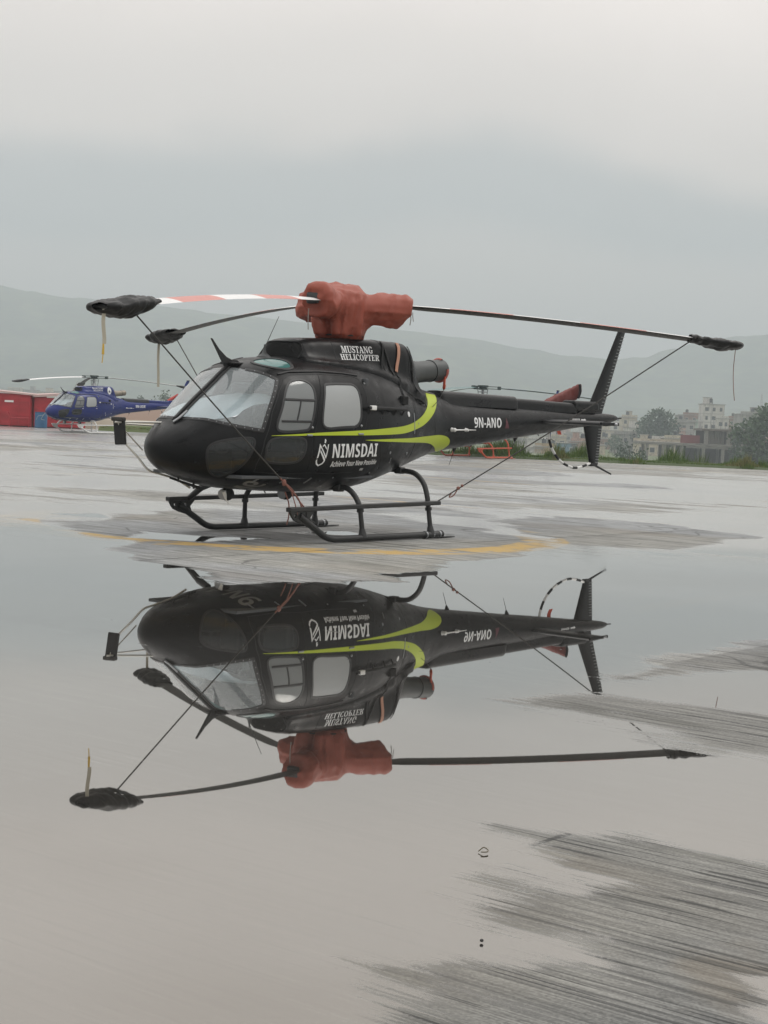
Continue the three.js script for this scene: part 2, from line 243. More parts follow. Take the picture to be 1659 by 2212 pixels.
// outlines in the side view (forward, up)
const SCREEN = [[3.15, 1.49], [2.96, 1.476], [2.87, 1.468], [2.755, 1.429], [2.614, 1.398], [2.48, 1.376], [2.358, 1.362], [2.308, 1.47], [2.235, 1.60], [2.157, 1.718], [2.056, 1.86], [1.960, 1.985], [2.025, 2.035], [2.085, 2.073], [2.118, 2.09], [2.15, 2.3], [3.15, 2.3]];
const WIN = {
  front: roundPoly([[1.80, 1.975], [1.60, 2.005], [1.455, 1.955], [1.44, 1.83], [1.52, 1.6], [1.60, 1.40], [1.74, 1.376], [2.12, 1.35], [2.17, 1.42], [2.05, 1.64], [1.93, 1.86]]),
  rear: roundPoly([[1.19, 1.965], [.86, 1.98], [.56, 1.985], [.56, 1.78], [.62, 1.45], [.95, 1.44], [1.375, 1.40], [1.36, 1.62], [1.23, 1.93]], 2),
  low: roundPoly([[2.30, 1.20], [2.20, 1.285], [1.70, 1.30], [1.655, 1.20], [1.70, 1.03], [1.86, .975], [2.28, .98], [2.30, 1.06]]),
  chin: roundPoly([[2.97, 1.15], [2.85, 1.225], [2.56, 1.275], [2.45, 1.262], [2.475, 1.13], [2.545, .95], [2.615, .82], [2.70, .785], [2.86, .86], [2.96, 1.0]]),
};
const DOOR = {
  front: [[2.275, 1.373], [2.195, 1.585], [2.03, 1.825], [1.87, 1.995], [1.74, 2.05], [1.235, 2.083], [1.33, 1.87], [1.44, 1.64], [1.51, 1.37], [1.55, 1.12], [1.53, .86], [1.95, .84], [2.36, .865], [2.385, .96], [2.33, 1.25]],
  rear: [[1.235, 2.083], [1.33, 1.87], [1.44, 1.64], [1.51, 1.37], [1.55, 1.12], [1.53, .86], [1.1, .85], [.62, .87], [.578, 1.12], [.53, 1.387], [.458, 1.592], [.412, 1.828], [.415, 1.968], [.44, 2.055], [.56, 2.09]],
};
const ROOF = roundPoly([[1.95, .22], [1.85, .16], [1.66, .20], [1.54, .33], [1.52, .48], [1.58, .585], [1.72, .59], [1.87, .51], [1.95, .38]]); // forward, left
function sideN(x, z) { const e = .004, y = sideY(x, z), ax = Math.max(0, sideY(x + e, z)), bx = Math.max(0, sideY(x - e, z)), az = Math.max(0, sideY(x, z + e)), bz = Math.max(0, sideY(x, z - e)); const n = new THREE.Vector3(-(ax - bx) / (2 * e), 1, -(az - bz) / (2 * e)).normalize(); return y < 0 ? null : n; }
function onSide(x, z, off = 0, s = 1, Y = sideY, N = sideN) { let y = Y(x, z), k = 0; const zc = z; while (y < .01 && k++ < 40) { z += (1.5 - zc) * .02; y = Y(x, z); } const n = N(x, z) || new THREE.Vector3(0, 1, 0); return [x + n.x * off, s * (y + n.y * off), z + n.z * off, n.x, s * n.y, n.z]; }
function subdivide(g, times) { g = g.index ? g.toNonIndexed() : g; let p = Array.from(g.attributes.position.array); while (times-- > 0) { const q = []; for (let i = 0; i < p.length; i += 9) { const a = p.slice(i, i + 3), b = p.slice(i + 3, i + 6), c = p.slice(i + 6, i + 9), m = (u, v) => u.map((w, k) => (w + v[k]) / 2), ab = m(a, b), bc = m(b, c), ca = m(c, a); q.push(...a, ...ab, ...ca, ...ab, ...b, ...bc, ...ca, ...bc, ...c, ...ab, ...bc, ...ca); } p = q; } return p; }
// a thin applied sheet (paint film, vinyl letter) on the side of a body: flat outline -> skin + off
function sideSheet(shapes, times, off, s, map = (u, v) => [u, v], Y = sideY, N = sideN) {
  const p = subdivide(new THREE.ShapeGeometry(shapes, 6), times), q = [], nn = [];
  for (let i = 0; i < p.length; i += 3) { const [x, z] = map(p[i], p[i + 1]), w = onSide(x, z, off, s, Y, N); q.push(w[0], w[2], -w[1]); nn.push(w[3], w[5], -w[4]); }
  for (let i = 0; i < q.length; i += 9) { const e = [3, 4, 5].map(k => q[i + k] - q[i + k - 3]), f = [6, 7, 8].map(k => q[i + k] - q[i + k - 6]); if ((e[1] * f[2] - e[2] * f[1]) * nn[i] + (e[2] * f[0] - e[0] * f[2]) * nn[i + 1] + (e[0] * f[1] - e[1] * f[0]) * nn[i + 2] < 0) for (const a of [q, nn]) for (let k = 0; k < 3; k++) { const t = a[i + 3 + k]; a[i + 3 + k] = a[i + 6 + k]; a[i + 6 + k] = t; } }
  const g = new THREE.BufferGeometry(); g.setAttribute('position', new THREE.Float32BufferAttribute(q, 3)); g.setAttribute('normal', new THREE.Float32BufferAttribute(nn, 3)); g.setAttribute('uv', new THREE.Float32BufferAttribute(new Float32Array(q.length / 3 * 2), 2)); return g;
}
const shapeOf = P => new THREE.Shape(P.map(p => new THREE.Vector2(p[0], p[1])));
function textShapes(t, f = font) { const sh = f.generateShapes(t, 1); const b = new THREE.Box2(); for (const s of sh) for (const p of s.getPoints(4)) b.expandByPoint(p); return [sh, b]; }
function sideText(t, quad, off, s, f = font, Y = sideY, N = sideN, slant = 0, times = 1) { // quad: top-left, top-right, bottom-right, bottom-left as (forward, up)
  const [sh, b] = textShapes(t, f), w = b.max.x - b.min.x, h = b.max.y - b.min.y;
  return sideSheet(sh, times, off, s, (u, v) => { const a = (u - b.min.x) / w, c = (v - b.min.y) / h, k = slant * c; return [0, 1].map(i => mix(mix(quad[3][i], quad[2][i], a + k), mix(quad[0][i], quad[1][i], a + k), c)); }, Y, N);
}
// a raised strip along a line on the skin; points carry [x, y, z, nx, ny, nz]
function strip(pts, hw, th, closed) {
  const n = pts.length, P = pts.map(p => new THREE.Vector3(p[0], p[1], p[2])), N = pts.map(p => new THREE.Vector3(p[3], p[4], p[5])), rows = [];
  for (let i = 0; i < n; i++) {
    const a = P[closed ? (i + n - 1) % n : Math.max(0, i - 1)], b = P[closed ? (i + 1) % n : Math.min(n - 1, i + 1)], t = b.clone().sub(a).normalize(), w = t.clone().cross(N[i]).normalize();
    rows.push([[-1, -.004], [-1, th * .5], [-.75, th], [.75, th], [1, th * .5], [1, -.004]].map(([u, h]) => { const q = P[i].clone().addScaledVector(w, u * hw).addScaledVector(N[i], h); return [q.x, q.y, q.z]; }));
  }
  return grid(n, 6, (i, j) => rows[i][j], closed, true);
}
const outline = (P, s, step = .03, off = .001) => dense(P, step).map(p => onSide(p[0], p[1], off, s));
function skinTop(x, y, off) { const z = skinZ(x, y), e = .004, n = new THREE.Vector3(-(skinZ(x + e, y) - skinZ(x - e, y)) / (2 * e), -(skinZ(x, y + e) - skinZ(x, y - e)) / (2 * e), 1).normalize(); return [x + n.x * off, y + n.y * off, z + n.z * off, n.x, n.y, n.z]; }

// ---- shell split into panels ----
function makeShell() {
  const xs = []; for (let s = 0; s < .62; s += .02) xs.push(NOSE - s * s);
  for (let x = xs[xs.length - 1] - .014; x > .36; x -= .0135) xs.push(x);
  for (let x = .34; x > -2.1; x -= .045) xs.push(x); for (let x = -2.12; x > -7.3; x -= .13) xs.push(x); xs.push(-7.25, -7.33, -7.38, -7.42, -7.44, -7.449);
  const M = 336, NX = xs.length;
  const g = grid(NX, M, (i, j) => {
    const x = xs[i], [, zb, zt, zm, w, nu, nl] = section(x), ph = (j / M) * 2 * Math.PI - Math.PI / 2, c = Math.cos(ph), s = Math.sin(ph), n = s > 0 ? nu : nl;
    return [x, w * Math.sign(c) * Math.pow(Math.abs(c), 2 / n), zm + (s > 0 ? zt - zm : zm - zb) * Math.sign(s) * Math.pow(Math.abs(s), 2 / n), x, j / M * 5];
  }, false, true);
  const pos = g.attributes.position, nor = g.attributes.normal, uv = g.attributes.uv, I = g.index.array, sets = {};
  for (let t = 0; t < I.length; t += 3) {
    let x = 0, y = 0, z = 0; for (let k = 0; k < 3; k++) { x += pos.getX(I[t + k]) / 3; z += pos.getY(I[t + k]) / 3; y -= pos.getZ(I[t + k]) / 3; }
    const sd = y > 0 ? 'L' : 'R'; let key = x < -1.95 ? 'tail_boom' : 'fuselage';
    if (x > .3) {
      if (z > 1.3 && x > 1.9 && Math.abs(y) > .042 && inPoly(SCREEN, x, z)) key = 'windscreen' + sd;
      else if (z > 2.05 && x > 1.4 && x < 2.1 && inPoly(ROOF, x, Math.abs(y))) key = 'roof' + sd;
      else if (inPoly(WIN.front, x, z)) key = 'front_glass' + sd; else if (inPoly(WIN.rear, x, z)) key = 'rear_glass' + sd;
      else if (inPoly(WIN.low, x, z)) key = 'low_glass' + sd; else if (inPoly(WIN.chin, x, z)) key = 'chin' + sd;
      else if (inPoly(DOOR.front, x, z)) key = 'door_front' + sd; else if (inPoly(DOOR.rear, x, z)) key = 'door_rear' + sd;
    }
    (sets[key] ||= []).push(I[t], I[t + 1], I[t + 2]);
  }
  const out = {};
  for (const [k, idx] of Object.entries(sets)) {
    const m = new Map(), P = [], N = [], U = [], J = [];
    for (const v of idx) { let q = m.get(v); if (q === undefined) { q = m.size; m.set(v, q); P.push(pos.getX(v), pos.getY(v), pos.getZ(v)); N.push(nor.getX(v), nor.getY(v), nor.getZ(v)); U.push(uv.getX(v), uv.getY(v)); } J.push(q); }
    const h = new THREE.BufferGeometry(); h.setAttribute('position', new THREE.Float32BufferAttribute(P, 3)); h.setAttribute('normal', new THREE.Float32BufferAttribute(N, 3)); h.setAttribute('uv', new THREE.Float32BufferAttribute(U, 2)); h.setIndex(J); out[k] = h;
  }
  return out;
}
const SHELL = makeShell();

// ---- gearbox and engine cowling on the roof ----
const COWL = [[1.20, 2.43, .24, 2.6], [1.19, 2.475, .315, 3], [1.16, 2.505, .36, 3.5], [1.09, 2.53, .39, 4], [.95, 2.552, .408, 4.6], [.6, 2.57, .415, 5], [.2, 2.59, .42, 5.5], [-.45, 2.615, .42, 5.5], [-.95, 2.612, .415, 5.5], [-1.06, 2.60, .41, 5], [-1.16, 2.555, .40, 4.2], [-1.24, 2.48, .385, 3.4], [-1.33, 2.36, .355, 2.8], [-1.43, 2.22, .31, 2.4], [-1.53, 2.08, .25, 2.2], [-1.62, 1.95, .18, 2]];
function cowlAt(x) { let i = 0; while (i < COWL.length - 2 && x < COWL[i + 1][0]) i++; const t = clamp((COWL[i][0] - x) / (COWL[i][0] - COWL[i + 1][0])); return [1, 2, 3].map(k => mix(COWL[i][k], COWL[i + 1][k], t)); }
const CZ = 1.80;
const cowlY = (x, z) => { const [zt, w, n] = cowlAt(x), q = (z - CZ) / (zt - CZ); return q >= 1 ? -1 : w * Math.pow(Math.max(0, 1 - Math.pow(Math.max(0, q), n)), 1 / n) + .11 * Math.exp(-Math.max(0, z - skinZ(clamp(x, -2, 3), w)) / .055) * clamp((zt - z) / .2); };
const cowlN = (x, z) => { const e = .004, n = new THREE.Vector3(-(cowlY(x + e, z) - cowlY(x - e, z)) / (2 * e), 1, -(cowlY(x, z + e) - cowlY(x, z - e)) / (2 * e)); return n.normalize(); };
function makeCowl() {
  const xs = []; for (let x = 1.20; x > 1.0; x -= .012) xs.push(x); for (let x = 1.0; x > -1.62; x -= .03) xs.push(x); xs.push(-1.62);
  const M = 96;
  return grid(xs.length, M + 1, (i, j) => { const x = xs[i], [zt, w, n] = cowlAt(x), ph = j / M * Math.PI, c = Math.cos(ph), s = Math.sin(ph); const z = CZ + (zt - CZ) * Math.pow(s, 2 / n), y0 = w * Math.sign(c) * Math.pow(Math.abs(c), 2 / n), fl = .11 * Math.exp(-Math.max(0, z - skinZ(clamp(x, -2, 3), w)) / .055) * clamp((zt - z) / .2); return [x, y0 + Math.sign(c) * fl, z, x, j / M * 2]; });
}
function wing(pts, axis, t0, t1) { // pts: quad root LE, tip LE, tip TE, root TE as 3-D; axis: thickness direction
  const prof = [[0, 0], [.03, .35], [.12, .8], [.3, 1], [.6, .72], [.85, .3], [1, .06]], N = 14, rows = [];
  const sec = [...prof.map(p => [p[0], p[1]]), ...prof.slice(0, -1).reverse().map(p => [p[0], -p[1]])];
  const V = p => new THREE.Vector3(...p), [a, b, c, d] = pts.map(V), ax = V(axis);
  for (let i = 0; i <= N; i++) { const t = i / N, le = a.clone().lerp(b, t), te = d.clone().lerp(c, t), th = mix(t0, t1, t) / 2; rows.push(sec.map(([u, v]) => le.clone().lerp(te, u).addScaledVector(ax, v * th))); }
  rows.unshift(rows[0].map((p, k) => rows[0][0].clone().lerp(rows[0][6], sec[k][0]))); const L = rows[rows.length - 1]; rows.push(L.map((p, k) => L[0].clone().lerp(L[6], sec[k][0])));
  return toCreasedNormals(grid(rows.length, sec.length, (i, j) => [rows[i][j].x, rows[i][j].y, rows[i][j].z], false, true), .9);
}
// main rotor blade from radius r0 to r1 along +forward, drooping; top and underside apart so that the top can carry bands
const HUBZ = 3.075;
const droop = (r, tip) => HUBZ - (HUBZ - tip) * Math.pow(r / 5.345, 1.75);
function bladeSkin(r0, r1, tip, side, twist = .0) { // side +1 upper skin, -1 underside
  const N = Math.max(2, Math.round((r1 - r0) / .12)), C = 10;
  return grid(N + 1, C + 1, (i, j) => {
    const r = mix(r0, r1, i / N), u = j / C, grow = smooth(.75, 1.15, r), ch = mix(.17, .30, grow), th = .021 * (side > 0 ? 1 : .8) * Math.sqrt(Math.max(0, u)) * (1 - u) * 2.4;
    const y = (.28 - u) * ch, pit = (u - .28) * ch * -.12;
    return [r, -y, droop(r, tip) + side * th + pit, r, u];
  });
}
const rotZ = (g, a) => g.rotateY(a); // turn about the mast: aircraft angle a towards the left
const darkLip = std([.012, .012, .013], .7), rubber = std([.016, .016, .017], .8), metalGrey = std([.32, .33, .34], .38, .85), steel = std([.5, .5, .5], .3, 1), whitePaint = std([.72, .72, .7], .45), lime = phy([.42, .52, .015], .42), signWhite = std([.72, .73, .73], .5), redStrap = std([.42, .07, .045], .75), seatGrey = std([.075, .08, .085], .85);
const glassClear = phy([.86, .95, .94], .03, { transmission: 1, thickness: 0, ior: 1.5 });
const misty = (c, t, r) => phy(c, r, { transmission: t, thickness: 0, ior: 1.45 });
const glassMist = phy([.68, .75, .77], .08, { transmission: .74, thickness: 0, ior: 1.52 }), glassRear = misty([.40, .42, .42], .25, .22), glassTeal = misty([.10, .30, .28], .45, .12), glassDark = phy([.35, .38, .38], .05, { transmission: .96, thickness: 0, ior: 1.5 });
const sheetWhite = std([.74, .76, .78], .7);

function wrinkle(g, amp, f, seedx = 0) { // push vertices in and out along their normals: creased cloth
  const p = g.attributes.position, n = g.attributes.normal;
  for (let i = 0; i < p.count; i++) {
    const x = p.getX(i), y = p.getY(i), z = p.getZ(i), a = 1 - Math.abs(2 * fbm(x * f + y * f * .35 + seedx, z * f - y * f * .3 + 3.1, 3) - 1) * 1.6, b = fbm(x * f * 2.3 + 9 + seedx, y * f * 2.1 + z * f * 1.7, 3) - .5, d = amp * (a * .55 + b);
    p.setXYZ(i, x + n.getX(i) * d, y + n.getY(i) * d, z + n.getZ(i) * d);
  }
  g.computeVertexNormals(); return g;
}
const BLADES = [11.54, 131.54, -108.46]; // towards the left of the nose
function buildHelicopter(group, L) { // L: paints and options
  const P = (n, g, m, par = group, label) => part(n, g, m, par, label);
  P('fuselage', SHELL.fuselage, L.body); P('tail_boom', SHELL.tail_boom, L.body);
  // glazing: panes with their frames
  const fr = L.frame, screenEdge = s => {
    const pts = [], post = []; for (let x = 2.96; x > 2.13; x -= .04) { const w = skinTop(x, s * .042, .001); post.push(w); }
    const base = [[2.955, 1.468], [2.87, 1.468], [2.755, 1.429], [2.614, 1.398], [2.48, 1.376], [2.358, 1.362], [2.308, 1.47], [2.235, 1.60], [2.157, 1.718], [2.056, 1.86], [1.960, 1.985], [2.025, 2.035], [2.085, 2.073], [2.112, 2.09]];
    for (const p of dense(base, .03, false)) if (sideY(...p) > .05) pts.push(onSide(p[0], p[1], .001, s));
    return [pts, post];
  };
  const rv = [], rivG = new THREE.SphereGeometry(.0075, 6, 4);
  for (const s of [1, -1]) {
    const k = s > 0 ? 'L' : 'R', [edge, post] = screenEdge(s);
    const ws = P('windscreen', SHELL['windscreen' + k], L.screen); P('frame', strip(edge, .024, .006, false), fr, ws);
    if (s > 0) P('centre_post', strip(Array.from({ length: 24 }, (_, i) => skinTop(3.0 - i * .039, 0, .002)), .052, .016, false), fr);
    let acc = 0; for (let i = 1; i < edge.length; i++) { acc += Math.hypot(edge[i][0] - edge[i - 1][0], edge[i][1] - edge[i - 1][1], edge[i][2] - edge[i - 1][2]); if (acc > .075) { acc = 0; const e = edge[i]; rv.push(rivG.clone().translate(...A(e[0] + e[3] * .006, e[1] + e[4] * .006, e[2] + e[5] * .006))); } }
    const ch = P('chin_window', SHELL['chin' + k], glassDark); P('frame', strip(outline(WIN.chin, s), .014, .004, true), fr, ch);
    const rw = P('roof_window', SHELL['roof' + k], glassTeal); P('frame', strip(dense(ROOF, .03).map(p => skinTop(p[0], s * p[1], .001)), .022, .008, true), fr, rw);
    for (const w of ['front', 'rear']) {
      const d = P('cabin_door', SHELL[`door_${w}` + k], L.body); d.userData.label = w + ' cabin door';
      P('seam', strip(outline(DOOR[w], s, .05), .005, .002, true), darkLip, d);
      const wn = P('door_window', SHELL[`${w}_glass` + k], w === 'front' ? L.side : glassRear, d);
      P('window_frame', strip(outline(WIN[w], s), .017, .006, true), fr, d);
      if (w === 'front') {
        P('window_bar', strip(dense([[1.975, 1.748], [1.478, 1.752]], .04, false).map(p => onSide(...p, .002, s)), .016, .008, false), fr, d);
        P('window_bar', strip(dense([[2.085, 1.484], [1.56, 1.492]], .04, false).map(p => onSide(...p, .002, s)), .014, .008, false), fr, d);
        P('window_bar', strip(dense([[1.725, 1.745], [1.838, 1.49]], .04, false).map(p => onSide(...p, .002, s)), .010, .007, false), fr, d);
        P('lower_window', SHELL['low_glass' + k], glassDark, d); P('window_frame', strip(outline(WIN.low, s), .015, .005, true), fr, d);
      }
      const hp = w === 'front' ? [1.62, 1.325] : [.62, 1.36], hh = onSide(...hp, .012, s); P('handle', rbox(.10, .022, .022, .008).translate(...A(hh[0], hh[1], hh[2])), L.silver, d);
      const lk = onSide(...(w === 'front' ? [1.568, 1.419] : [.604, 1.463]), .004, s); P('lock', new THREE.SphereGeometry(.017, 8, 6).translate(...A(lk[0], lk[1], lk[2])), L.silver, d);
    }
    // roof rail over the doors
    P('gutter', strip(dense([[1.9, 2.045], [1.72, 2.085], [1.2, 2.115], [.72, 2.115], [.42, 2.10]], .05, false).map(p => onSide(...p, .002, s)), .010, .014, false), fr);
  }
  const rvm = P('rivets', merge(rv), L.silver); rvm.userData.kind = 'stuff';
  // cabin inside
  P('cabin_floor', rbox(2.5, .04, 1.5, .01, 1.35, .80, 0), seatGrey); P('bulkhead', rbox(.06, 1.25, 1.5, .02, .30, 1.45, 0), seatGrey);
  for (const y of [-.42, .42]) { const st = P('pilot_seat', merge([rbox(.48, .14, .46, .05, 1.72, 1.02, y), rbox(.12, .72, .44, .05, 1.46, 1.38, y).translate(0, 0, 0), rbox(.09, .2, .26, .04, 1.42, 1.83, y)]), seatGrey); P('seat_base', rbox(.4, .18, .36, .02, 1.72, .88, y), rubber, st); }
  P('rear_bench', merge([rbox(.5, .14, 1.4, .05, .72, 1.02, 0), rbox(.12, .7, 1.4, .05, .44, 1.38, 0)]), seatGrey);
  P('instrument_panel', merge([rbox(.22, .30, .9, .05, 2.62, 1.22, 0), rbox(.5, .3, .24, .03, 2.35, .98, 0)]), rubber);
  { const w = P('sunshade', wrinkle(grid(26, 40, (i, j) => { const u = i / 25, v = j / 39, y = mix(.62, -.62, v); return [2.62 - u * .95 + .05 * Math.sin(v * 9), y, 1.44 + u * .30 + .10 * Math.sin(u * 3.1) + .05 * Math.cos(v * 7 + u * 4)]; }), .05, 2.2), sheetWhite); w.userData.label = 'crumpled white sunshade sheet behind the windscreen'; }
  // engine cowling with its air intake
  const cw = P('engine_cowling', makeCowl(), L.body);
  { const q = roundPoly([[-.33, 2.235], [.33, 2.235], [.352, 2.32], [.29, 2.47], [.19, 2.488], [-.19, 2.488], [-.29, 2.47], [-.352, 2.32]], 2), fx = (y, z) => { let a = 1.2, b = .6; for (let k = 0; k < 22; k++) { const m = (a + b) / 2; cowlY(m, z) > Math.abs(y) ? b = m : a = m; } return (a + b) / 2; };
    const s = new THREE.Shape(q.map(p => new THREE.Vector2(p[0], p[1]))), pp = subdivide(new THREE.ShapeGeometry(s), 3), pos = []; for (let i = 0; i < pp.length; i += 3) { const x = fx(pp[i], pp[i + 1]) + .004; pos.push(x, pp[i + 1], -pp[i]); }
    const g = new THREE.BufferGeometry(); g.setAttribute('position', new THREE.Float32BufferAttribute(pos, 3)); g.setAttribute('uv', new THREE.Float32BufferAttribute(new Float32Array(pos.length / 3 * 2), 2)); g.computeVertexNormals(); P('air_intake', g, std([.004, .004, .004], .95), cw);
    P('intake_lip', new THREE.TubeGeometry(new THREE.CatmullRomCurve3(q.map(p => A(fx(p[0], p[1]) + .004, p[0], p[1])), true), 90, .015, 7, true), L.body, cw); }
  for (const x of [.57, -.43, -1.02]) P('seam', strip(Array.from({ length: 60 }, (_, i) => { const z = mix(2.2, cowlAt(x)[0] - .0015, Math.pow(i / 59, .4)); return onSide(x, z, .001, 1, cowlY, cowlN); }), .006, .002, false), darkLip, cw);
  // exhaust
  const ex = P('exhaust_pipe', new THREE.LatheGeometry([[.235, -.32], [.20, -.18], [.165, -.06], [.152, .08], [.150, .34], [.153, .345], [.153, .62], [.145, .625], [.14, .3], [.14, .0]].map(p => new THREE.Vector2(p[0], p[1])), 40).rotateZ(Math.PI / 2 - .1).translate(-1.70, 2.235, 0), L.exhaust);
  P('pipe_band', new THREE.TorusGeometry(.154, .006, 6, 40).rotateY(Math.PI / 2).rotateZ(-.1).translate(-2.04, 2.27, 0), darkLip, ex);
  P('dark_bore_disc', new THREE.CircleGeometry(.139, 32).rotateY(-Math.PI / 2).rotateZ(-.1).translate(-2.12, 2.28, 0), std([.01, .01, .01], .95), ex);  // near-black disc closing the bore inside the pipe
  // drive shaft covers on the tail boom
  const cover = (x0, x1, z0a, z0b, z1a, z1b, w) => { const n = 12, prof = Array.from({ length: n + 1 }, (_, k) => { const ph = k / n * Math.PI; return [w * Math.sign(Math.cos(ph)) * Math.pow(Math.abs(Math.cos(ph)), .45), Math.pow(Math.sin(ph), .5)]; }); const S = [0, .012, .03, ...Array.from({ length: 12 }, (_, k) => .06 + .88 * k / 11), .97, .988, 1]; return grid(S.length, n + 1, (i, j) => { const t = S[i], e = (i === 0 || i === S.length - 1) ? 0 : (i === 1 || i === S.length - 2) ? .93 : 1; const x = mix(x0, x1, t), z0 = mix(z0a, z0b, t), z1 = mix(z1a, z1b, t); return [x, prof[j][0] * (e || .0), z0 + (z1 - z0) * prof[j][1] * (e ? e : 0)]; }); };
  P('shaft_cover', cover(-2.12, -4.16, 1.80, 1.80, 2.005, 1.99, .175), L.cover); P('shaft_cover', cover(-4.12, -5.95, 1.78, 1.79, 1.965, 1.945, .125), L.body);
  P('gearbox_fairing', merge([rbox(.80, .17, .26, .06, -6.22, 1.905, 0), rbox(.5, .10, .2, .04, -6.35, 1.84, 0)]), L.body);
  // tail surfaces
  const fin = P('upper_fin', wing([[-6.38, 0, 1.78], [-7.31, 0, 3.20], [-7.55, 0, 3.205], [-6.90, 0, 1.78]], [0, 1, 0], .085, .05), L.body);
  for (let k = 0; k < 23; k++) { const t = .06 + k * .04, z = mix(1.80, 3.18, t), xt = mix(-6.905, -7.545, t); P('trim_strip', box(.115, .008, .012, xt + .075, z, -.022 + .004 * t), L.strip, fin); }
  P('fin_cap', rbox(.25, .05, .05, .015, -7.43, 3.205, 0), rubber, fin); P('tip_light', new THREE.SphereGeometry(.022, 10, 8).translate(-7.34, 3.245, 0), whitePaint, fin);
  const lf = P('lower_fin', wing([[-6.31, 0, 1.68], [-6.60, 0, .945], [-6.86, 0, .945], [-6.94, 0, 1.66]], [0, 1, 0], .085, .06), L.body);
  for (let k = 0; k < 13; k++) { const t = .16 + k * .064, z = mix(1.66, .945, t), xt = mix(-6.94, -6.86, t); P('trim_strip', box(.115, .008, .012, xt + .075, z, -.024), L.strip, lf); }
  P('stabilizer', wing([[-4.74, 1.265, 1.632], [-4.74, -1.265, 1.632], [-5.26, -1.265, 1.632], [-5.26, 1.265, 1.632]], [0, 0, 1], .075, .075), L.body);
  for (const s of [1, -1]) { P('stabilizer_tip', rbox(.54, .05, .03, .012, -5.0, 1.632, -s * 1.27), L.body); P('navigation_light', new THREE.SphereGeometry(.026, 10, 8).scale(1.6, 1, 1).translate(-5.16, 1.63, -s * 1.29), metalGrey); }
  P('tail_light', rod([-7.40, 0, 1.738], [-7.56, 0, 1.742], .014, .01), rubber);
  // tail guard and tail skid
  const gp = [[-5.29, 0, 1.50], [-5.30, 0, 1.42], [-5.39, 0, 1.24], [-5.66, 0, 1.025], [-6.1, 0, .905], [-6.40, 0, .93], [-6.64, 0, .985]], gc = new THREE.CatmullRomCurve3(gp.map(p => A(...p)), false, 'centripetal');
  for (let k = 0; k < 11; k++) { const a = k / 11, b = (k + 1) / 11; P(k % 2 ? 'guard_band' : 'tail_guard', new THREE.TubeGeometry(new THREE.CatmullRomCurve3([0, .25, .5, .75, 1].map(t => gc.getPointAt(mix(a, b, t)))), 8, .021, 8), k % 2 ? L.guardDark : L.guardLight); }
  P('tail_skid', rod([-6.70, 0, .965], [-7.31, 0, .80], .02, .013), rubber); P('guard_clamp', rbox(.2, .05, .07, .015, -6.70, .955, 0), rubber);
  // tail rotor on the right
  const tr = P('tail_rotor_hub', rod([-5.88, -.10, 1.88], [-5.88, -.40, 1.88], .05, .06, 14), rubber);
  for (const s of [1, -1]) P('tail_rotor_blade', wing([[-5.88 - s * .12, -.36, 1.88 + s * .04 + .06], [-5.88 - s * .80, -.36, 1.88 + s * .27 + .07], [-5.88 - s * .81, -.36, 1.88 + s * .27 - .07], [-5.88 - s * .13, -.36, 1.88 + s * .04 - .06]], [0, 1, 0], .03, .02), L.bladeDark, tr);
  // landing gear
  for (const s of [1, -1]) {
    const y = s * 1.02, sk = P('skid', tube([[-1.10, y, .052], [-.6, y, .047], [.4, y, .047], [1.05, y, .047], [1.22, y, .052], [1.36, y, .085], [1.55, y, .185], [1.86, y, .345]], .042, 60, 12), L.skid);
    P('skid_shoe', merge([rod([-1.10, y, .045], [-.70, y, .042], .05, .05, 12), rbox(.55, .012, .10, .004, -1.08, .012, -y), rod([-1.13, y, .045], [-1.09, y, .045], .03, .055, 12)]), L.skid, sk);
    for (let k = 0; k < 3; k++) P('shoe_clip', rod([-.72 - k * .15, y, .045], [-.745 - k * .15, y, .045], .0535, .0535, 12), metalGrey, sk);
    P('step_bar', merge([rbox(3.07, .055, .085, .012, 0, 0, 0).rotateZ(-.014).translate(.525, .448, -y)]), L.skid);
    const hole = (x, z, w, h) => { const e = new THREE.Path(); e.absellipse(x, z, w, h, 0, 2 * Math.PI, true, 0); return e; };
    P('toe_plate', extrude([[2.06, .435], [2.0, .345], [1.955, .30], [1.86, .265], [1.70, .225], [1.62, .24], [1.66, .33], [1.56, .425]], .022, [hole(1.935, .352, .02, .024), hole(1.84, .358, .024, .034), hole(1.745, .36, .017, .036)]).translate(0, 0, -y), L.skid, sk);
    for (const [x, top] of [[.62, .66], [-.84, .80]]) {
      const post = P('gear_leg', merge([rod([x - .02, y, .06], [x + .02, s * .985, .43], .034, .03, 12), rod([x - .02, y, .05], [x - .01, s * 1.01, .16], .062, .036, 12), rod([x + .015, s * .99, .37], [x + .018, s * .988, .41], .046, .046, 12)]), L.skid);
    }
    P('cross_tube', tube([[.64, s * .985, .41], [.64, s * .965, .47], [.64, s * .89, .575], [.64, s * .76, .66], [.64, s * .45, .665], [.64, 0, .665]], .036, 40, 10), L.skid);
    P('cross_tube', tube([[-.82, s * .985, .42], [-.82, s * .96, .56], [-.83, s * .88, .73], [-.84, s * .73, .845], [-.85, s * .5, .875], [-.85, 0, .88]], .036, 40, 10), L.skid);
    P('tube_clamp', rbox(.12, .09, .12, .02, .64, .655, -s * .62), L.skid); P('tube_clamp', rbox(.12, .09, .12, .02, -.85, .875, -s * .46), L.skid);
  }
  P('gear_strut', merge([rod([1.70, -1.0, .43], [1.72, -.74, .60], .035, .045, 10), rod([1.72, -.74, .60], [1.80, -.5, .66], .05, .045, 10)]), L.skid);
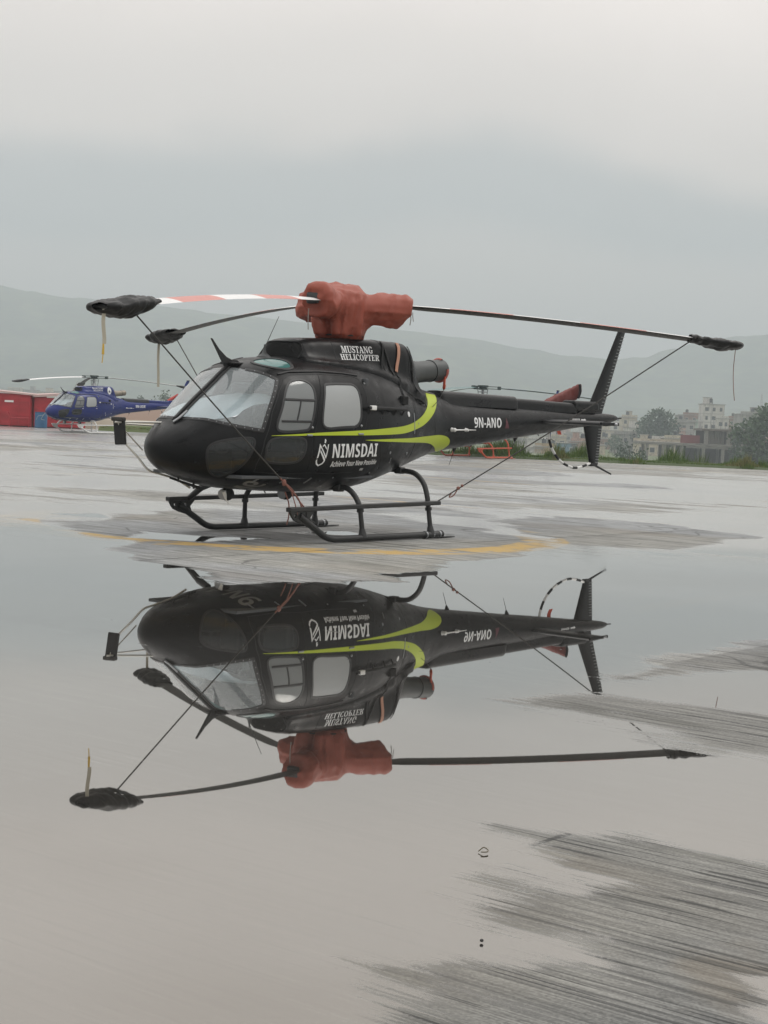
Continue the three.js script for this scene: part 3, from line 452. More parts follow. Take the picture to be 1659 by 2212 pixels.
  // belly lamps, antennas and fittings
  for (const [x, y] of [[2.05, 0], [.98, .03]]) { const l = P('belly_lamp', new THREE.SphereGeometry(.085, 18, 12).scale(1.1, 1, 1).translate(x, .555, -y), rubber); P('lamp_glass', new THREE.CylinderGeometry(.064, .07, .02, 20).rotateZ(-Math.PI / 2 - .25).translate(x + .086, .545, -y), metalGrey, l); }
  P('belly_aerial', merge([rod([2.30, .18, .60], [2.26, .18, .50], .028, .012), rod([2.26, .18, .50], [2.2, .18, .44], .008, .003)]), whitePaint);
  P('whip_antenna', merge([new THREE.LatheGeometry([[.10, 0], [.075, .015], [.03, .05], [.012, .11], [.0065, .16], [.0055, .16]].map(p => new THREE.Vector2(...p)), 20).translate(1.47, 2.275, 0), rod([1.46, 0, 2.40], [1.22, 0, 2.80], .006, .0035, 6)]), L.exhaust);
  { const sh = P('cable_cutter', extrude([[1.90, 2.17], [2.07, 2.115], [2.16, 2.10], [2.22, 2.17], [2.43, 2.445], [2.30, 2.32], [2.17, 2.235], [2.06, 2.20], [1.98, 2.205]], .028), L.frame); P('cutter_foot', rbox(.22, .03, .26, .012, 2.03, 2.165, 0).rotateZ(0), L.frame, sh); }
  P('screen_deflector', strip(Array.from({ length: 24 }, (_, i) => skinTop(3.0 - i * .039, 0, .016)), .016, .03, false), L.frame);
  P('lower_cable_cutter', merge([rod([2.5, -.05, .63], [2.95, -.10, .75], .02, .012), rod([2.62, -.02, .62], [2.63, -.02, .76], .014), rod([2.84, -.06, .70], [2.86, -.06, .82], .012)]), rubber);
  P('temperature_probe', merge([rod([2.99, .06, 1.47], [2.90, .10, 1.56], .018, .014), rod([3.05, .02, 1.42], [2.99, .06, 1.47], .016)]), L.silver);
  for (const x of [-2.75, -4.35]) P('boom_aerial', merge([rod([x, 0, skinZ(x, 0, false) + .01], [x + .02, 0, skinZ(x, 0, false) - .06], .04, .012), rod([x + .02, 0, skinZ(x, 0, false) - .06], [x + .12, 0, skinZ(x, 0, false) - .26], .005, .003)]), L.frame);
  { const a = onSide(-2.18, 1.452, .05, 1), b = onSide(-2.56, 1.457, .05, 1), c = onSide(-2.80, 1.462, .03, 1); P('navigation_aerial', merge([rod(a.slice(0, 3), c.slice(0, 3), .012, .005), rod(a.slice(0, 3), onSide(-2.18, 1.452, -.01, 1).slice(0, 3), .02, .034), rod(b.slice(0, 3), onSide(-2.56, 1.457, -.01, 1).slice(0, 3), .018, .03), new THREE.SphereGeometry(.03, 10, 8).translate(...A(...a.slice(0, 3)))]), L.aerial); }
  // fittings on the rear fuselage
  const dot = (x, z, r, m, n = 'fastener') => { const w = onSide(x, z, .003, 1); const g = new THREE.CylinderGeometry(r, r, .008, 14).rotateX(Math.PI / 2).applyQuaternion(new THREE.Quaternion().setFromUnitVectors(new THREE.Vector3(0, 0, 1), new THREE.Vector3(w[3], w[5], -w[4]))).translate(...A(w[0], w[1], w[2])); P(n, g, m); };
  dot(-.137, 1.126, .02, L.silver); dot(-.741, 1.113, .02, L.silver); dot(-.666, 1.64, .036, signWhite, 'fuel_cap'); dot(.355, 2.006, .015, L.silver); dot(-1.02, 1.52, .015, L.silver); dot(.2, .86, .012, L.silver); dot(.95, .80, .012, L.silver);
  for (const [x0, z0, x1, z1] of [[-.21, 1.06, -.22, .99], [1.36, .80, 1.40, .73], [1.78, .80, 1.82, .73], [2.2, .80, 2.24, .73], [-.86, 1.66, -.87, 1.38]]) P('latch', strip(dense([[x0, z0], [x1, z1]], .03, false).map(p => onSide(...p, .002, 1)), .009, .008, false), L.silver);
  for (const ln of [[[-.90, 1.80], [-.93, 1.6], [-.96, 1.3], [-.95, 1.05]], [[-1.56, 1.92], [-1.60, 1.75], [-1.66, 1.5], [-1.70, 1.25], [-1.72, 1.14]], [[.2, 1.72], [.2, 1.4], [.1, 1.1], [.0, .9]]]) P('panel_seam', strip(dense(ln, .05, false).map(p => onSide(...p, .001, 1)), .005, .002, false), darkLip);
  // rail along the engine bay
  { const pa = [.50, -.48].map(x => onSide(x, 1.685, .055, 1).slice(0, 3)); const rl = P('bay_rail', tube([pa[0], onSide(.2, 1.686, .06, 1).slice(0, 3), onSide(-.2, 1.686, .06, 1).slice(0, 3), pa[1]], .022, 20, 8), rubber); P('rail_cap', rbox(.10, .06, .05, .012).translate(...A(...onSide(.40, 1.685, .06, 1).slice(0, 3))), whitePaint, rl); for (const x of [.42, .1, -.2, -.44]) P('rail_bracket', rod(onSide(x, 1.62, 0, 1).slice(0, 3), onSide(x, 1.70, .06, 1).slice(0, 3), .012), rubber, rl); }
  P('vent_box', rbox(.13, .11, .10, .012).translate(...A(...onSide(-.56, 1.82, .0, 1).slice(0, 3))), std([.003, .003, .003], .9));
  // main rotor: mast, head, three blades
  const mast = P('rotor_mast', merge([rod([0, 0, 2.5], [0, 0, 3.06], .075, .06, 16), rod([0, 0, 2.56], [0, 0, 2.74], .16, .10, 16), rod([0, 0, 2.86], [0, 0, 2.90], .20, .20, 16)]), metalGrey);
  for (const k of [0, 1, 2]) { const a = L.blades[k] * Math.PI / 180 + .6; P('pitch_rod', rod([.2 * Math.cos(a), .2 * Math.sin(a), 2.62], [.26 * Math.cos(a), .26 * Math.sin(a), 3.04], .013), L.head, mast); }
  const head = P('rotor_head', merge([new THREE.CylinderGeometry(.24, .24, .09, 24).translate(0, 3.13, 0), new THREE.CylinderGeometry(.16, .20, .12, 24).translate(0, 3.04, 0)]), L.head);
  for (let k = 0; k < 3; k++) {
    const a = L.blades[k] * Math.PI / 180, tip = L.tips[k];
    P('blade_grip', merge([rotZ(rbox(.66, .03, .12, .01, .44, 3.125, 0), a), rotZ(rbox(.66, .03, .12, .01, .44, 3.03, 0), a), rotZ(rbox(.16, .15, .18, .03, .72, 3.075, 0), a)]), L.head, head);
    const bl = P('rotor_blade', rotZ(mergeGeometries([bladeSkin(.70, 5.345, tip, -1)]), a), L.bladeDark);
    const bands = L.bands ? [[.70, 1.45, 0], [1.45, 2.3, 1], [2.3, 3.2, 0], [3.2, 4.1, 1], [4.1, 5.345, 0]] : [[.70, 5.345, 0]];
    for (const [r0, r1, c] of bands) P('blade_band', rotZ(bladeSkin(r0, r1, tip, 1), a), c ? L.bladeRed : L.bladeTop, bl);
    P('blade_tip', rotZ(grid(9, 2, (i, j) => { const u = i / 8, th = .021 * Math.sqrt(u) * (1 - u) * 2.4; return [5.345, -(.28 - u) * .30, tip + (j ? th : -th * .8) - (u - .28) * .036]; }), a), L.bladeDark, bl);
  }
  return group;
}
// paint with dust and fine water-drop marks
const soil = dataTex(512, 512, (i, j, o) => { const a = fbm(i / 512 * 6, j / 512 * 6, 5), b = vn(i * .35, j * .35); o[0] = o[1] = o[2] = clamp(150 + (a - .5) * 150 + (b - .5) * 40, 0, 255); });
const grimeC = (r, g, b, d) => dataTex(512, 512, (i, j, o) => { const a = fbm(i / 512 * 5 + 3, j / 512 * 5, 5), f = smooth(.5, .78, a) * d + (vn(i * .5, j * .5) - .5) * .1; o[0] = clamp(srgb8(r * (1 - f) + .08 * f), 0, 255); o[1] = clamp(srgb8(g * (1 - f) + .078 * f), 0, 255); o[2] = clamp(srgb8(b * (1 - f) + .07 * f), 0, 255); }, true);
const paint = (r, g, b, rough, d = .12) => { const m = new THREE.MeshPhysicalMaterial({ roughness: rough * 1.6, roughnessMap: soil, specularIntensity: .34 }); m.map = grimeC(r, g, b, d); return m; };
const blackPaint = paint(.0045, .0046, .0052, .38, .03), blueDeep = paint(.012, .022, .14, .22, .04);
const blackSkid = std([.014, .014, .014], .45), bladeDark = std([.045, .043, .040], .55), bladeWhite = std([.66, .66, .65], .4), bladeRed = std([.50, .20, .17], .45);
const LIV = {
  black: { body: blackPaint, frame: std([.011, .011, .012], .5), cover: paint(.016, .016, .017, .36), exhaust: std([.055, .06, .06], .5, .25), skid: blackSkid, silver: metalGrey, screen: glassMist, side: misty([.42, .45, .45], .62, .1), strip: std([.30, .31, .31], .5, .2), guardDark: rubber, guardLight: whitePaint, aerial: whitePaint, head: std([.03, .032, .034], .5), bladeDark, bladeTop: bladeWhite, bladeRed, bands: true, tips: [2.60, 2.76, 2.68], blades: BLADES },
  blue: { body: blueDeep, frame: std([.012, .014, .03], .5), cover: std([.012, .012, .016], .5), exhaust: std([.22, .19, .15], .45, .4), skid: whitePaint, silver: signWhite, screen: glassMist, side: misty([.35, .37, .37], .6, .1), strip: std([.05, .05, .06], .5), guardDark: rubber, guardLight: whitePaint, aerial: whitePaint, head: std([.035, .055, .055], .5), bladeDark: std([.06, .075, .075], .5), bladeTop: bladeWhite, bladeRed, bands: false, tips: [2.62, 2.72, 2.66], blades: [-5, 115, -125] },
};
LIV.orange = { ...LIV.blue, skid: std([.52, .085, .035], .45), bladeTop: std([.10, .17, .17], .5) };

const HELI = [-.69473, .012, -22.20436], TURN = -127.70998 * Math.PI / 180;
const heli = thing('helicopter', 'matte black helicopter with lime green stripes reflected in the puddle', 'helicopter', HELI, TURN);
buildHelicopter(heli, LIV.black);
{ // livery
  const up1 = [[2.238, 1.308], [1.733, 1.341], [1.322, 1.367], [.737, 1.398], [.34, 1.421], [-.118, 1.453], [-.495, 1.482], [-.853, 1.536], [-1.169, 1.624], [-1.42, 1.735], [-1.57, 1.85], [-1.66, 1.95]], lo1 = [[2.238, 1.304], [1.732, 1.318], [1.32, 1.329], [.734, 1.341], [.337, 1.35], [-.122, 1.365], [-.502, 1.384], [-.904, 1.437], [-1.303, 1.525], [-1.631, 1.665], [-1.84, 1.80], [-2.0, 1.93]];
  const up2 = [[.51, 1.286], [-.128, 1.308], [-.738, 1.323], [-1.493, 1.356], [-1.831, 1.371], [-2.065, 1.352], [-2.20, 1.30], [-2.25, 1.235]], lo2 = [[.51, 1.283], [.185, 1.273], [-.531, 1.266], [-1.321, 1.26], [-1.595, 1.243], [-1.80, 1.20], [-1.97, 1.145], [-2.12, 1.135], [-2.21, 1.17]];
  const sm = P => { const c = new THREE.SplineCurve(P.map(p => new THREE.Vector2(...p))); return c.getPoints(60).map(p => [p.x, p.y]); };
  for (const s of [1, -1]) for (const [u, l] of [[up1, lo1], [up2, lo2]]) {
    const a = sm(u), b = sm(l), pos = [], n = a.length, rows = 7; // ribbon between the two edges, laid on the skin
    part('stripe', grid(n, rows, (i, j) => { const x = mix(a[i][0], b[i][0], j / (rows - 1)), z = mix(a[i][1], b[i][1], j / (rows - 1)); return onSide(x, z, .004, s).slice(0, 3); }), lime, heli);
  }
  part('lettering', sideText('NIMSDAI', [[1.160, 1.228], [.225, 1.248], [.215, 1.076], [1.152, 1.050]], .004, 1, font, sideY, sideN, 0, 2), signWhite, heli);
  part('lettering', sideText('Achieve Your New Possible', [[1.150, 1.012], [.190, 1.040], [.175, .978], [1.140, .938]], .004, 1, font, sideY, sideN, .012), signWhite, heli);
  part('lettering', sideText('9N-ANO', [[-2.797, 1.640], [-3.548, 1.652], [-3.545, 1.505], [-2.795, 1.49]], .004, 1, font, sideY, sideN, 0, 2), signWhite, heli);
  part('lettering', sideText('MUSTANG', [[.425, 2.482], [-.222, 2.508], [-.222, 2.418], [.425, 2.39]], .004, 1, serif, cowlY, cowlN), signWhite, heli);
  part('lettering', sideText('HELICOPTER', [[.478, 2.375], [-.345, 2.405], [-.345, 2.325], [.478, 2.298]], .004, 1, serif, cowlY, cowlN), signWhite, heli);
  part('lettering', sideText('DANGER', [[-5.72, 1.70], [-5.98, 1.70], [-5.98, 1.668], [-5.72, 1.668]], .004, 1), signWhite, heli); 
  part('arrow', sideSheet(shapeOf([[-6.02, 1.694], [-6.13, 1.694], [-6.13, 1.706], [-6.19, 1.683], [-6.13, 1.66], [-6.13, 1.674], [-6.02, 1.674]]), 1, .004, 1), signWhite, heli);
  // emblem: a shield drawn from a folded N with a peak and a flag
  const E = (u, v) => { const a = (u - 190) / 245, c = (v - 105) / 545; return [mix(1.440, 1.248, a) - (c - .5) * -.02, mix(1.288, .946, c)]; };
  const poly = P => shapeOf(P.map(p => E(...p)));
  const em = [[[213, 200], [237, 232], [237, 300], [222, 480], [190, 497], [205, 300]], [[213, 200], [232, 225], [398, 440], [410, 215], [435, 210], [416, 497], [395, 480], [240, 270]], [[248, 320], [262, 345], [400, 505], [405, 545], [372, 605], [285, 650], [215, 610], [186, 550], [190, 520], [212, 510], [216, 545], [240, 590], [285, 618], [350, 585], [376, 540], [245, 365]], [[325, 205], [390, 285], [388, 320], [325, 240], [292, 270], [282, 250]], [[325, 108], [342, 108], [368, 150], [348, 160], [360, 188], [322, 188]]];
  part('emblem', merge(em.map(P => sideSheet(poly(P), 2, .004, 1))), signWhite, heli);
  part('placard', sideSheet(shapeOf([[.50, .925], [.43, .925], [.435, .895], [.505, .895]]), 1, .004, 1), std([.4, .4, .4], .6), heli);
  part('flag_decal', sideSheet(shapeOf([[-3.69, 1.66], [-3.78, 1.50], [-3.66, 1.50]]), 2, .004, 1), std([.10, .025, .035], .6), heli);
  { // registration across the belly
    const [sh, b] = textShapes('9N-ANO'), p = subdivide(new THREE.ShapeGeometry(sh, 6), 1), q = [];
    for (let i = 0; i < p.length; i += 3) { const y = .60 - (p[i] - b.min.x) / (b.max.x - b.min.x) * 1.2, x = 1.98 + (p[i + 1] - b.min.y) / (b.max.y - b.min.y) * .34; q.push(x, skinZ(x, y, false) - .004, -y); }
    const g = new THREE.BufferGeometry(); g.setAttribute('position', new THREE.Float32BufferAttribute(q, 3)); g.setAttribute('uv', new THREE.Float32BufferAttribute(new Float32Array(q.length / 3 * 2), 2)); g.computeVertexNormals(); part('lettering', g, std([.22, .22, .21], .6), heli);
  }
  // the nose mirror on its tubes
  const tubeM = std([.55, .54, .5], .4, .5), mir = part('mirror_frame', merge([tube([[2.93, -.20, 1.405], [3.15, -.34, 1.40], [3.50, -.50, 1.388]], .013, 20, 8), rod([2.86, -.44, 1.36], [3.42, -.52, 1.375], .010), tube([[3.44, -.50, 1.39], [3.42, -.50, 1.33], [3.40, -.49, 1.22], [3.36, -.46, 1.15], [3.24, -.36, .98], [3.13, -.28, .83], [2.98, -.26, .79], [2.70, -.24, .72], [2.5, -.2, .62]], .013, 60, 8), rod([3.33, -.50, 1.29], [3.03, -.50, 1.06], .008)]), tubeM, heli);
  part('mirror', rbox(.035, .30, .15, .015).rotateY(.35).rotateZ(-.14).translate(3.41, 1.27, .50), rubber, mir); part('mirror_visor', rbox(.09, .05, .16, .015).rotateY(.35).translate(3.44, 1.425, .50), std([.03, .027, .025], .7), mir);
  // straps of the engine blanket
  const st = (pts, hw, m, n = 'blanket_strap') => part(n, strip(dense(pts, .03, false).map(p => onSide(p[0], p[1], .012, 1, (x, z) => Math.max(cowlY(x, z), sideY(x, z)), cowlY(pts[0][0], pts[0][1]) > sideY(pts[0][0], pts[0][1]) ? cowlN : sideN)), hw, .006, false), m, heli);
  st([[-.46, 2.58], [-.50, 2.42], [-.55, 2.30], [-.60, 2.14]], .016, rubber); st([[-.47, 2.56], [-.40, 2.38], [-.36, 2.22]], .012, rubber); st([[-.84, 2.58], [-.80, 2.50], [-.76, 2.38], [-.72, 2.27], [-.70, 2.20]], .030, std([.48, .25, .17], .75), 'tan_strap'); st([[-.70, 2.18], [-.68, 2.05], [-.63, 1.90], [-.62, 1.83]], .012, rubber); st([[-1.06, 2.55], [-1.09, 2.3], [-1.12, 2.05], [-1.13, 1.92]], .014, rubber); st([[-.86, 1.93], [-1.0, 1.88], [-1.2, 1.84], [-1.42, 1.76]], .008, rubber);
}
// world position of a point of an aircraft standing at O turned by t
const at = (p, O = HELI, t = TURN) => A(...p).applyAxisAngle(new THREE.Vector3(0, 1, 0), t).add(new THREE.Vector3(...O));
const bladePt = (k, r, dz = 0, L = LIV.black, side = 0) => { const a = L.blades[k] * Math.PI / 180; return [r * Math.cos(a) - side * Math.sin(a), r * Math.sin(a) + side * Math.cos(a), droop(r, L.tips[k]) + dz]; };

// ---- red cloth hood over the rotor head ----
const clothRed = new THREE.MeshPhysicalMaterial({ color: lin(.27, .056, .031), roughness: .55, sheen: .4, sheenRoughness: .5, sheenColor: lin(.5, .3, .25), side: THREE.DoubleSide });
{
  const N = 112, half = 1.16, mc = new MarchingCubes(N, clothRed, false, false, 400000), cy = 2.98, F = mc.field;
  const cap = (p, a, b, ra, rb) => { const ab = [b[0] - a[0], b[1] - a[1], b[2] - a[2]], ap = [p[0] - a[0], p[1] - a[1], p[2] - a[2]], t = clamp((ap[0] * ab[0] + ap[1] * ab[1] + ap[2] * ab[2]) / (ab[0] ** 2 + ab[1] ** 2 + ab[2] ** 2)); return Math.hypot(ap[0] - ab[0] * t, ap[1] - ab[1] * t, ap[2] - ab[2] * t) - mix(ra, rb, t); };
  const smin = (a, b, k) => { const h = clamp(.5 + .5 * (b - a) / k); return mix(b, a, h) - k * h * (1 - h); };
  const dirs = BLADES.map(a => [Math.cos(a * Math.PI / 180), Math.sin(a * Math.PI / 180)]);
  for (let k = 0; k < N; k++) for (let j = 0; j < N; j++) for (let i = 0; i < N; i++) {
    const X = (i - N / 2) / (N / 2) * half, Y = (j - N / 2) / (N / 2) * half + cy, Z = (k - N / 2) / (N / 2) * half, x = X, y = -Z, z = Y; // aircraft axes
    const r = Math.hypot(x, y), th = Math.atan2(y, x);
    const skirtR = .30 + .045 * smooth(2.6, 2.95, z) + .03 * Math.sin((z - 2.6) * 7) + .018 * Math.sin(th * 7 + z * 6) * smooth(3.1, 2.7, z) + .012 * Math.sin(th * 13 + 2);
    let d = Math.max(r - skirtR, Math.abs(z - 2.86) - .27);
    d = smin(d, Math.hypot(x, y, (z - 3.08) * 1.45) - .36, .10);
    for (let q = 0; q < 3; q++) { const [dx, dy] = dirs[q], s = x * dx + y * dy, n = -x * dy + y * dx, hang = q === 1 ? 1.5 : .75, zz = z - (droop(Math.max(0, s), 2.7) - .005 - .045 * hang * smooth(.98, .75, s)); const w = mix(.23, .16, smooth(.62, .98, s)), hgt = mix(.185, .05, smooth(.84, .99, s)) * (1 + .06 * Math.sin(s * 11 + q)); const e = Math.hypot((n - .05 * smooth(.4, .7, s)) / w, zz / hgt) - 1; d = smin(d, Math.max(e * Math.min(w, hgt), s - [.76, .92, .72][q], -s), .11); }
    F[i + j * N + k * N * N] = -d;
  }
  mc.isolation = 0; mc.update();
  const n = mc.count ?? mc.geometry.drawRange.count, P = [], Q = mc.positionArray;
  for (let i = 0; i < n; i++) P.push(Q[i * 3] * half, Q[i * 3 + 1] * half + cy, Q[i * 3 + 2] * half);
  let g = new THREE.BufferGeometry(); g.setAttribute('position', new THREE.Float32BufferAttribute(P, 3)); g = mergeVertices(g, 1e-4); g.computeVertexNormals();
  { // cloth: long folds running down the skirt and along the sleeves, small creases all over
    const p = g.attributes.position, nn = g.attributes.normal;
    for (let i = 0; i < p.count; i++) { const x = p.getX(i), y = p.getY(i), z = p.getZ(i), th = Math.atan2(z, x), r = Math.hypot(x, z);
      const rg = (a, b, o) => Math.pow(1 - Math.abs(2 * fbm(a, b, o) - 1), 2.2), body = smooth(.52, .36, r), fold = rg(th * 2.4 + 5, y * .8, 2) * .06 * body * smooth(3.25, 3.0, y), sl = rg(y * 7 + 3, r * 1.6 + th * 1.5, 2) * .05 * (1 - body), top = rg(x * 3 + z * 1.5 + 7, z * 3 - x + y * 2, 2) * .04 * smooth(3.0, 3.2, y), c2 = rg(x * 7 + z * 3 + y * 4, y * 5 - z * 6 + 4, 2) * .016, d = fold + sl + top + c2 - .022, k = smooth(2.60, 2.66, y);
      p.setXYZ(i, x + nn.getX(i) * d * k, y + nn.getY(i) * d * k, z + nn.getZ(i) * d * k); }
    g.computeVertexNormals();
  }
  const hood = thing('rotor_head_cover', 'rust red cloth hood tied over the rotor head of the black helicopter', 'cover', HELI, TURN);
  part('hood_cloth', g, clothRed, hood);
  part('tie_cord', merge([tube([[.88, .20, 2.93], [.885, .20, 2.8], [.88, .205, 2.66]], .006), tube([bladePt(1, .93, -.08), bladePt(1, .94, -.16), bladePt(1, .93, -.24)], .006), tube([bladePt(1, .96, -.07), bladePt(1, .965, -.13), bladePt(1, .975, -.19)], .005)]), std([.3, .28, .26], .8), hood);
  part('hem_band', new THREE.TorusGeometry(.31, .012, 6, 48).rotateX(Math.PI / 2).translate(0, 2.635, 0), rubber, hood);
}
// ---- blade tip socks with their tails, and tie-down ropes ----
const vinyl = new THREE.MeshPhysicalMaterial({ color: lin(.007, .007, .007), roughness: .42, specularIntensity: .5, side: THREE.DoubleSide }), webbing = std([.44, .41, .33], .8), webYellow = std([.55, .36, .05], .7), ropeDark = std([.05, .048, .045], .85), ropeRed = std([.20, .085, .065], .85);
function sock(k, O, t, L, len, sag, label, group, small) {
  const g0 = thing('blade_tip_sock', label, 'blade cover', O, t, group), n = small ? 14 : 46, m = small ? 16 : 44, a = L.blades[k] * Math.PI / 180;
  let g = grid(n + 1, m, (i, j) => { const u = i / n, r = mix(5.40 - len, 5.42, u), ph = j / m * 2 * Math.PI, w = mix(.16, .20, smooth(0, .3, u)) * (u > .93 ? mix(1, .45, (u - .93) / .07) : 1), low = Math.sin(ph) < 0 ? 1 : .3, hg = (.028 + sag * Math.sin(clamp(u * 1.05) * Math.PI * .9) * low) * (u > .9 ? mix(1, .5, (u - .9) / .1) : 1); const y = w * Math.cos(ph) - .066; return [r, -y, droop(Math.min(r, 5.345), L.tips[k]) + hg * Math.sin(ph) + .006]; }, false, true);
  g.computeVertexNormals(); wrinkle(g, small ? .02 : .045, small ? 3 : 5, k * 7); part('sock_cloth', rotZ(g, a), vinyl, g0);
  const tail = (side, r, l, hw, mat, dz) => { const p = bladePt(k, r, -.04, L, side), N = 14; part('tail_ribbon', grid(N + 1, 2, (i, j) => { const q = i / N; return [p[0] + (j ? hw : -hw) * -.64 + .012 * Math.sin(q * 5), p[1] + (j ? hw : -hw) * .77, p[2] - q * l + .02 * (1 - q)]; }), mat, g0); return p; };
  return [g0, tail];
}
const DS = (o) => { o.side = THREE.DoubleSide; return o; }; [webbing, webYellow, ropeRed].forEach(DS);
{
  const [s1, t1] = sock(0, HELI, TURN, LIV.black, .86, .095, 'black vinyl sock on the banded forward rotor blade tip', 'blade tip socks of the black helicopter'); t1(.08, 5.36, .34, .020, webbing); { const p = bladePt(0, 5.36, -.38, LIV.black, .08); part('tail_end', merge([rod(p, [p[0], p[1], p[2] - .11], .010, .014), rod([p[0], p[1], p[2] - .11], [p[0] + .01, p[1], p[2] - .2], .005)]), webYellow, s1); }
  const [s2] = sock(1, HELI, TURN, LIV.black, .68, .05, 'black vinyl sock on the rearward rotor blade above the tail', 'blade tip socks of the black helicopter'); { const p = bladePt(1, 5.36, -.02, LIV.black, .06); part('tail_cord', tube([p, [p[0] - .01, p[1] - .02, p[2] - .3], [p[0] + .02, p[1] + .01, p[2] - .55], [p[0] - .01, p[1] + .02, p[2] - .72]], .005), ropeRed, s2); }
  const [s3, t3] = sock(2, HELI, TURN, LIV.black, .70, .085, 'black vinyl sock on the dark blade pointing to the far side', 'blade tip socks of the black helicopter'); t3(.05, 5.30, .74, .020, webbing);
  const rope = (pts, r, label, extra) => { const o = thing('tie_down_rope', label, 'rope', HELI, TURN, 'tie-down ropes of the black helicopter'); part('line', tube(pts, r, 40, 6), ropeDark, o); if (extra) extra(o); return o; };
  const a1 = bladePt(0, 4.72, -.10), b1 = [1.70, 1.0, .44];
  const on = (a, b, t, d = [0, 0, 0]) => a.map((v, i) => mix(v, b[i], t) + d[i]);
  rope([a1, on(a1, b1, .5, [0, 0, -.015]), on(a1, b1, .86)], .0085, 'dark rope from the forward blade sock down to the near skid toe', o => {
    part('cord_lashing', merge([tube([on(a1, b1, .83), on(a1, b1, .87, [.02, .0, .012]), on(a1, b1, .91, [-.015, 0, -.01]), on(a1, b1, .95, [.014, 0, .01]), [1.78, 1.02, .40]], .010, 40, 6), tube([on(a1, b1, .85), on(a1, b1, .9, [-.012, 0, .014]), on(a1, b1, .95, [.0, 0, -.012]), [1.66, 1.02, .37]], .009, 40, 6), tube([on(a1, b1, .90), [1.93, 1.03, .45], [1.90, 1.03, .36]], .006), new THREE.SphereGeometry(.028, 10, 8).scale(1, 1.5, 1).translate(...A(...on(a1, b1, .855))), tube([on(a1, b1, .93, [.02, -.16, .04]), on(a1, b1, .95, [.0, -.16, -.06]), on(a1, b1, .95, [-.02, -.17, -.22]), on(a1, b1, .95, [.0, -.18, -.32])], .008)]), ropeRed, o); });
  const a2 = bladePt(1, 4.70, -.05), b2 = [-.93, 1.0, .46];
  rope([a2, on(a2, b2, .5, [0, 0, -.03]), b2], .0085, 'dark rope from the rearward blade down to the near skid heel', o => { const kn = on(a2, b2, .905); part('knot', merge([new THREE.SphereGeometry(.024, 10, 8).scale(1.3, 1, 1).translate(...A(...kn)), new THREE.SphereGeometry(.02, 10, 8).translate(...A(...on(a2, b2, .89))), tube([kn, on(a2, b2, .925, [0, 0, -.06]), on(a2, b2, .94, [0, 0, -.045]), on(a2, b2, .93)], .008, 30, 6)]), ropeRed, o); part('blade_loop', tube([bladePt(1, 4.72, .03, LIV.black, .16), a2, bladePt(1, 4.78, .03, LIV.black, -.16)], .009), ropeDark, o); });
  const a3 = bladePt(2, 4.78, -.10), b3 = [1.95, -1.02, .44]; const far3 = [.2, -1.0, .46];
  rope([a3, on(a3, far3, .5, [0, 0, -.02]), far3], .008, 'dark rope from the far side blade running down behind the cabin');
  // exhaust strap and tail rotor cover
  const es = thing('exhaust_strap', 'red and pink cloth strap looped over the exhaust pipe end', 'strap', HELI, TURN);
  part('loop', new THREE.TorusGeometry(.158, .02, 8, 40, 5.2).rotateZ(1.2).rotateY(Math.PI / 2).rotateZ(-.1).translate(-2.27, 2.29, 0), std([.40, .12, .10], .8), es);
  part('hanging_loop', merge([tube([[-2.24, .14, 2.20], [-2.25, .13, 2.10], [-2.29, .10, 2.035], [-2.33, .06, 2.03], [-2.345, .05, 2.09], [-2.33, .06, 2.2]], .014, 40, 6), rod([-2.31, .08, 2.04], [-2.26, .12, 2.08], .022)]), std([.55, .09, .05], .75), es);
  part('tie_line', tube([[-2.30, .09, 2.03], [-1.95, .27, 1.88], [-1.62, .40, 1.76]], .004), rubber, es);
  const tc = thing('tail_rotor_cover', 'dark red cloth cover on the tail rotor blades beside the fin', 'cover', HELI, TURN);
  const bag = (x0, z0, x1, z1, h0, h1) => wrinkle(grid(28, 28, (i, j) => { const u = i / 27, ph = j / 28 * 2 * Math.PI, e = i === 0 ? .05 : i === 27 ? .0 : 1, cs = Math.cos(ph), sn = Math.sin(ph), sh = Math.sign(sn) * Math.pow(Math.abs(sn), .7); return [mix(x0, x1, u) - (i > 25 ? .06 * sh : 0), -.36 + mix(.05, .022, u) * cs * e, mix(z0, z1, u) + mix(h0, h1, Math.pow(u, .8)) * sh * (e || .0)]; }, false, true), .022, 7, 3);
  part('cover_cloth', bag(-5.72, 1.93, -6.76, 2.155, .03, .125), DS(std([.15, .036, .030], .7)), tc); part('cover_cloth', bag(-5.95, 1.87, -5.02, 1.62, .03, .09), DS(std([.15, .036, .030], .7)), tc);
  part('band', tube([[-6.62, -.29, 2.04], [-6.66, -.28, 2.15], [-6.64, -.29, 2.27]], .02), rubber, tc);
  part('streamer', grid(8, 2, (i, j) => [-6.12 - (j ? .055 : -.06) + i * -.004, -.33 + .02 * Math.sin(i), 1.75 - i * .046]), DS(std([.62, .075, .03], .6)), tc);
}

